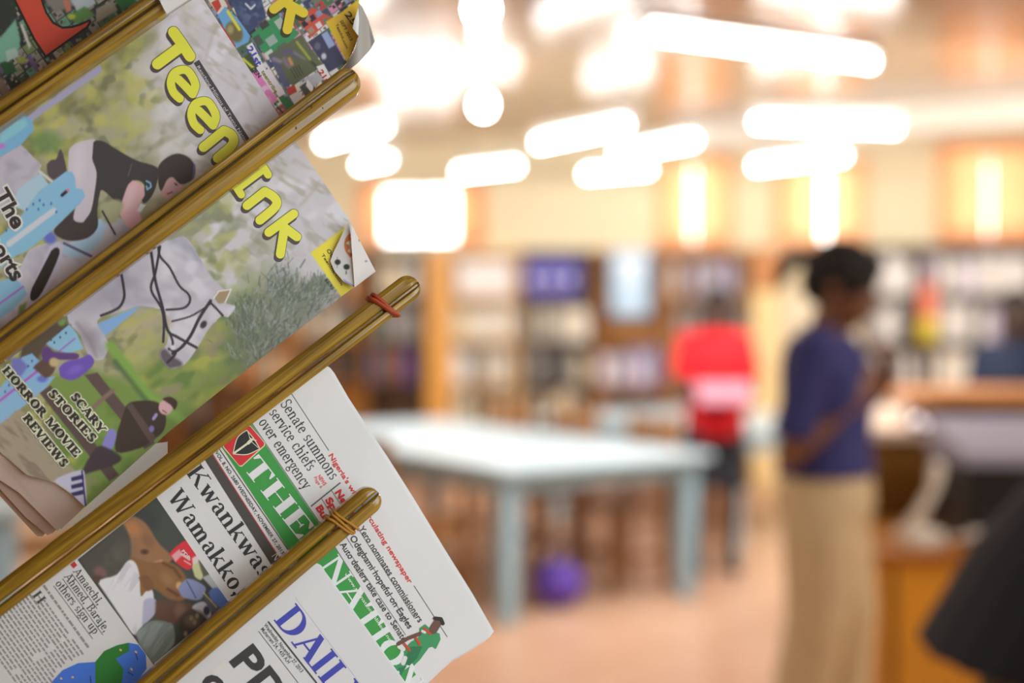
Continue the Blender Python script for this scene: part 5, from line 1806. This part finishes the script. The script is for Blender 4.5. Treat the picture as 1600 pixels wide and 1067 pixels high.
flat('slogan', sans_text("Nigeria's widest circulating newspaper", (513, 711), (639, 912), 8.0, .022), (206, 58, 58), DN, 1, NP)
flat('section_words', sans_text('News', (523, 769), (545, 803), 11, .045) + sans_text('Sports', (508, 781), (538, 828), 11, .045) + sans_text('Business', (493, 793), (529, 848), 11, .045), (200, 50, 54), DN, 1, NP)
flat('section_page', sans_text('NEWS', (496, 744), (506, 759), 6, .03) + sans_text('Page 6', (490, 746), (501, 763), 5, .008), (214, 96, 96), DN, 1, NP)
flat('news_lines', sans_text('Yero nominates commissioners', (560, 826), (654, 973), 10.5, .014) + sans_text('Odegbami hopeful on Eagles', (546, 840), (638, 983), 10.5, .014) + sans_text('Auto dealers take case to Senate', (531, 851), (629, 1003), 10.5, .014), (62, 60, 60), DN, 1, NP)
for b_r in ([bar((486, 791), (532, 754), 2.2), bar((455, 614), (514, 704), 1.0), bar((647, 915), (699, 995), 1.0), bar((518, 766), (560, 830), .8), bar((502, 778), (552, 856), .8), bar((560, 826), (648, 966), .8), bar((560, 850), (641, 979), .8), bar((548, 866), (634, 992), .8)]):
    flat('rule', [b_r], (92, 92, 90), DN, 1, NP)
# footballer cut-out
fb = [([(656, 981), (664.5, 975), (674, 984), (687, 990), (688.5, 999), (681, 1014), (676, 1010), (670, 1012), (656, 1031), (645, 1042), (626, 1056), (616, 1042), (620, 1029), (631, 1015), (642, 1003), (655, 995)], (62, 146, 92))]
flat('cutout_jersey', [fb[0][0]], fb[0][1], DN, 2.2, NP)
flat('cutout_shade', [[(642, 1010), (660, 1010), (652, 1028), (640, 1040), (628, 1036)], [(622, 1044), (636, 1040), (626, 1055)]], (44, 116, 76), DN, 2.5, NP)
flat('cutout_skin', strokes([[(656, 990), (638, 997), (622, 1006)]], 6) + strokes([[(677, 984), (683, 974)]], 13), (104, 74, 62), DN, 2.8, NP)
flat('cutout_hair', strokes([[(680, 966), (689, 967), (692, 974)]], 6), (46, 38, 34), DN, 3.2, NP)
flat('cutout_red', strokes([[(663, 982), (672, 990)], [(650, 997), (656, 1007)], [(632, 1006), (640, 1016)]], 4), (196, 72, 50), DN, 3.2, NP)
flat('cutout_white', strokes([[(624, 1010), (630, 1014)], [(633, 1028), (630, 1036)]], 7) + strokes([[(660, 986), (664, 988)]], 4), (216, 214, 208), DN, 3.0, NP)
# front page photograph
ph = Paint([(244.5, 777), (122, 874), (240, 1037), (357, 941)], 1.2, lambda x, y: DN(x, y) - .0004, AG, (66, 70, 64))
ph.smooth = True
ph.mottle(np.ones(len(ph.X)), (52, 56, 52), 30, 30, 0, 3, .4, .7, .6)
ph.fill([(190, 815), (206, 806), (228, 818), (246, 846), (262, 862), (270, 872), (258, 885), (240, 900), (220, 896), (196, 870)], (140, 102, 72), 4)       # upper face
ph.ell(232, 845, 12, 8, (120, 86, 62), 8, .9, .7)
ph.line([(240, 880), (252, 876)], 4, (180, 130, 104), 4)
ph.ell(226, 862, 6, 4, (78, 54, 40), 4)
ph.ell(206, 826, 14, 10, (178, 120, 72), 10, .6, .7)
ph.fill([(196, 870), (230, 878), (270, 880), (290, 900), (296, 925), (282, 940), (262, 935), (240, 920), (222, 930), (210, 915)], (126, 90, 56), 4)     # second face
ph.ell(262, 905, 14, 9, (150, 110, 74), 10, .8, .7)
ph.line([(255, 880), (272, 888), (282, 902)], 4, (96, 66, 42), 4)
ph.ell(280, 915, 5, 6, (196, 156, 100), 4)
ph.line([(262, 920), (278, 930)], 4, (92, 60, 44), 4)
ph.fill([(126, 874), (160, 848), (186, 818), (200, 832), (205, 858), (200, 880), (180, 898), (152, 910), (140, 900)], (74, 73, 66), 5)                  # near dark head
ph.mottle(np.exp(-(((ph.X - 172) / 30) ** 2 + ((ph.Y - 862) / 30) ** 2)), (92, 90, 82), 24, 18, .5, 17, .4, .7, .8)
ph.ell(157, 894, 11, 8, (118, 86, 84), 6, .6, .9)
ph.ell(152, 904, 9, 5, (80, 60, 54), 5)
ph.fill([(154, 912), (182, 898), (200, 876), (212, 880), (218, 900), (220, 930), (228, 924), (238, 922), (240, 940), (232, 958), (212, 992), (190, 965)], (202, 200, 204), 3)   # white robe
ph.mottle((sdf(ph.X, ph.Y, [(154, 912), (200, 876), (218, 900), (220, 930), (212, 992), (190, 965)]) < 0) * 1.0, (178, 176, 182), 8, 40, .5, 23, .5, .7, .7)
ph.fill([(224, 940), (240, 935), (246, 945), (240, 962), (222, 975)], (166, 164, 184), 3)
ph.fill([(217, 902), (228, 922), (238, 920), (240, 912), (232, 900), (224, 898)], (116, 80, 50), 3)
ph.fill([(243, 940), (270, 938), (300, 945), (300, 965), (270, 975), (243, 968)], (92, 66, 52), 5)       # third face
ph.ell(282, 955, 9, 12, (116, 86, 74), 8)
ph.fill([(264, 866), (292, 844), (308, 866), (296, 890), (276, 880)], (196, 50, 56), 2)                # red card
ph.fill([(268, 868), (280, 858), (286, 866), (274, 878)], (222, 150, 156), 3)
ph.fill([(300, 872), (310, 866), (312, 878), (302, 890)], (220, 190, 190), 3)
ph.line([(284, 866), (296, 874)], 3, (232, 190, 190), 1.5)
ph.line([(288, 876), (298, 882)], 2, (226, 170, 170), 1.5)
ph.fill([(300, 886), (312, 878), (318, 894), (314, 906), (304, 900)], (186, 186, 140), 3)
ph.fill([(310, 876), (322, 888), (330, 898), (322, 906), (314, 890)], (90, 88, 72), 3)
ph.fill([(278, 920), (294, 904), (320, 916), (318, 930), (308, 938), (284, 932)], (126, 132, 170), 3)   # folded cloth
ph.line([(292, 908), (306, 934)], 2, (80, 86, 120), 2)
ph.fill([(316, 902), (330, 896), (348, 920), (340, 928)], (166, 170, 166), 3)
ph.fill([(326, 926), (340, 918), (356, 940), (346, 950), (332, 944)], (84, 110, 170), 3)
ph.fill([(300, 950), (314, 940), (324, 944), (330, 960), (322, 968)], (176, 172, 178), 3)              # cap
ph.ell(323, 954, 5, 7, (46, 46, 66), 3)
ph.fill([(318, 930), (330, 938), (344, 950), (334, 958), (324, 946)], (84, 84, 92), 3)
ph.line([(318, 926), (338, 948)], 2, (176, 160, 90), 2)
ph.ell(302, 976, 24, 22, (60, 52, 44), 8)
ph.ell(300, 970, 12, 10, (92, 76, 62), 8)
for (x, y) in ((299, 966), (304, 972), (290, 990), (308, 962)):
    ph.ell(x, y, 3, 4, (130, 112, 90), 3)
ph.fill([(212, 990), (236, 970), (262, 972), (271, 978), (272, 1006), (250, 1030), (240, 1037), (218, 1008)], (112, 122, 116), 3)  # grey robe
ph.mottle((sdf(ph.X, ph.Y, [(212, 990), (236, 970), (271, 978), (272, 1006), (240, 1037)]) < 0) * 1.0, (134, 142, 136), 8, 40, .6, 29, .5, .7, .7)
ph.build('front_picture', PIC_MATT, NP)
flat('card_lettering', sans_text('PDP', (283, 861), (294, 874), 5, .02), (226, 206, 206), lambda x, y: DN(x, y) - .0004, 1, NP)
flat('picture_rule', [bar((123, 875), (241, 1038), 1.2)], (70, 70, 68), DN, 1.5, NP)
flat('side_headline', serif_text('Amaechi,', (114, 893), (153, 946), 12.5, .13) + serif_text('Ahmed, Baraje,', (100, 901), (163, 988), 12.5, .13) + serif_text('others sign up', (86, 912), (147, 992), 12.5, .13), (62, 60, 58), DN, 1, NP, 100)
flat('side_rules', [bar((112, 896), (152, 951), .9), bar((98, 904), (161, 992), .9), bar((84, 915), (145, 998), .9)], (96, 94, 92), DN, 1, NP, 100)
flat('red_square', [[(110, 882), (116, 877), (121, 883), (115, 888)]], (176, 48, 56), DN, 1, NP, 100)
flat('drop_capital', serif_text('H', (50, 930), (61, 945), 15, .2), (70, 66, 64), DN, 1, NP, 50)
# body text, too small to read: word-length dashes, one mesh
words = []
rw = np.random.default_rng(31)
dl = (.585, .811)
for i in range(20):
    x0, y0 = 66 - i * 5.4, 911 + i * 3.6
    bold = i == 0
    t0 = 4 if i not in (2, 3) else 22
    if i == 1:
        continue
    L = 122 if i < 12 else 150
    t = t0
    while t < L:
        wl = rw.uniform(4, 11)
        if not (i > 1 and 86 < t < 92):
            a = (x0 + dl[0] * t, y0 + dl[1] * t)
            b = (x0 + dl[0] * (t + wl), y0 + dl[1] * (t + wl))
            words.append(bar(a, b, 3.4 if bold else 2.3))
        t += wl + 1.8
flat('body_text', words, (128, 126, 124), DN, 1, NP, 50)
flat('map_green', [[(149, 1034), (163, 1017), (183, 1008), (201, 1004), (202, 1017), (181, 1029), (193, 1045), (189, 1075), (148, 1075)]], (40, 110, 46), DN, 1, NP, 150)
flat('map_blue', [[(201, 1004), (216, 1007), (228, 1023), (229, 1045), (206, 1075), (189, 1075), (193, 1045), (181, 1029), (202, 1017)], [(76, 1075), (84, 1062), (98, 1047), (122, 1036), (149, 1034), (149, 1075)]], (60, 104, 190), DN, 1, NP, 150)
flat('map_marks', strokes([[(212, 1020), (215, 1031)], [(200, 1050), (208, 1055)], [(141, 1056), (142, 1066)]], 1.6), (40, 60, 110), DN, 1.5, NP, 150)
flat('map_dots', strokes([[(212, 1018), (213, 1019)], [(205, 1045), (206, 1046)], [(188, 1015), (189, 1016)], [(95, 1060), (96, 1060)], [(113, 1058), (114, 1058)]], 3.2), (200, 160, 110), DN, 1.8, NP, 150)

# --- newspaper with blue title, bottom -----------------------------------------------------------
DD = sheet(-.012)
DP = tag(empty('newspaper'), 'white newspaper with a blue title hanging from the lowest stick', 'newspaper')
dfront = [(150, 1166), (268, 1066), (380, 972), (492, 880), (497, 882), (520, 913), (560, 968), (632, 1068), (690, 1150)]
page('front_page', dfront, DD, PAPER_WHITE, DP, 10)
for k in range(2):
    page('inner_page', [(x + 1.5 * (k + 1) if x > 490 else x, y) for x, y in dfront], sheet(-.0105 + .0012 * k), PAPER, DP, 14)
flat('masthead_letters', serif_text('DAILY', (427, 968), (547, 1121), 44, .2), (64, 70, 164), DD, 1, DP, 450)
for b_r in (bar((419, 971), (505, 1080), 2.6), bar((404, 986), (476, 1080), .9)):
    flat('rule', [b_r], (70, 70, 72), DD, 1, DP)
flat('rule', [bar((462, 934), (580, 1090), .8)], (196, 198, 204), DD, 1, DP)
flat('date_line', sans_text('Wednesday, November 27, 2013', (412, 977), (470, 1051), 6.2, .008) + sans_text('Muharram 24, 1435 A.H', (407, 983), (450, 1037), 6.2, .008), (66, 64, 66), DD, 1, DP)
flat('headline', sans_text('PDP', (357, 1030), (447, 1146), 47, .03) + sans_text('o', (310, 1066), (334, 1097), 47, .03), (58, 56, 58), DD, 1, DP)
flat('grey_patch', [[(330, 1048), (348, 1032), (354, 1040), (336, 1056)]], (200, 198, 192), DD, .6, DP)  # pale grey patch beside the headline

# --- the rack that carries the sticks, outside the frame on the left -------------------------------
rk = tag(empty('newspaper_rack', (-.52, 1.08, 0)), 'wooden newspaper rack post carrying the sticks at far left', 'rack')
MB().box(-.03, .03, .0, .05, .05, 1.95, .005).build('post', WOOD, rk)
MB().box(-.2, .2, -.25, .3, 0, .05, .01).build('foot', WOOD, rk)
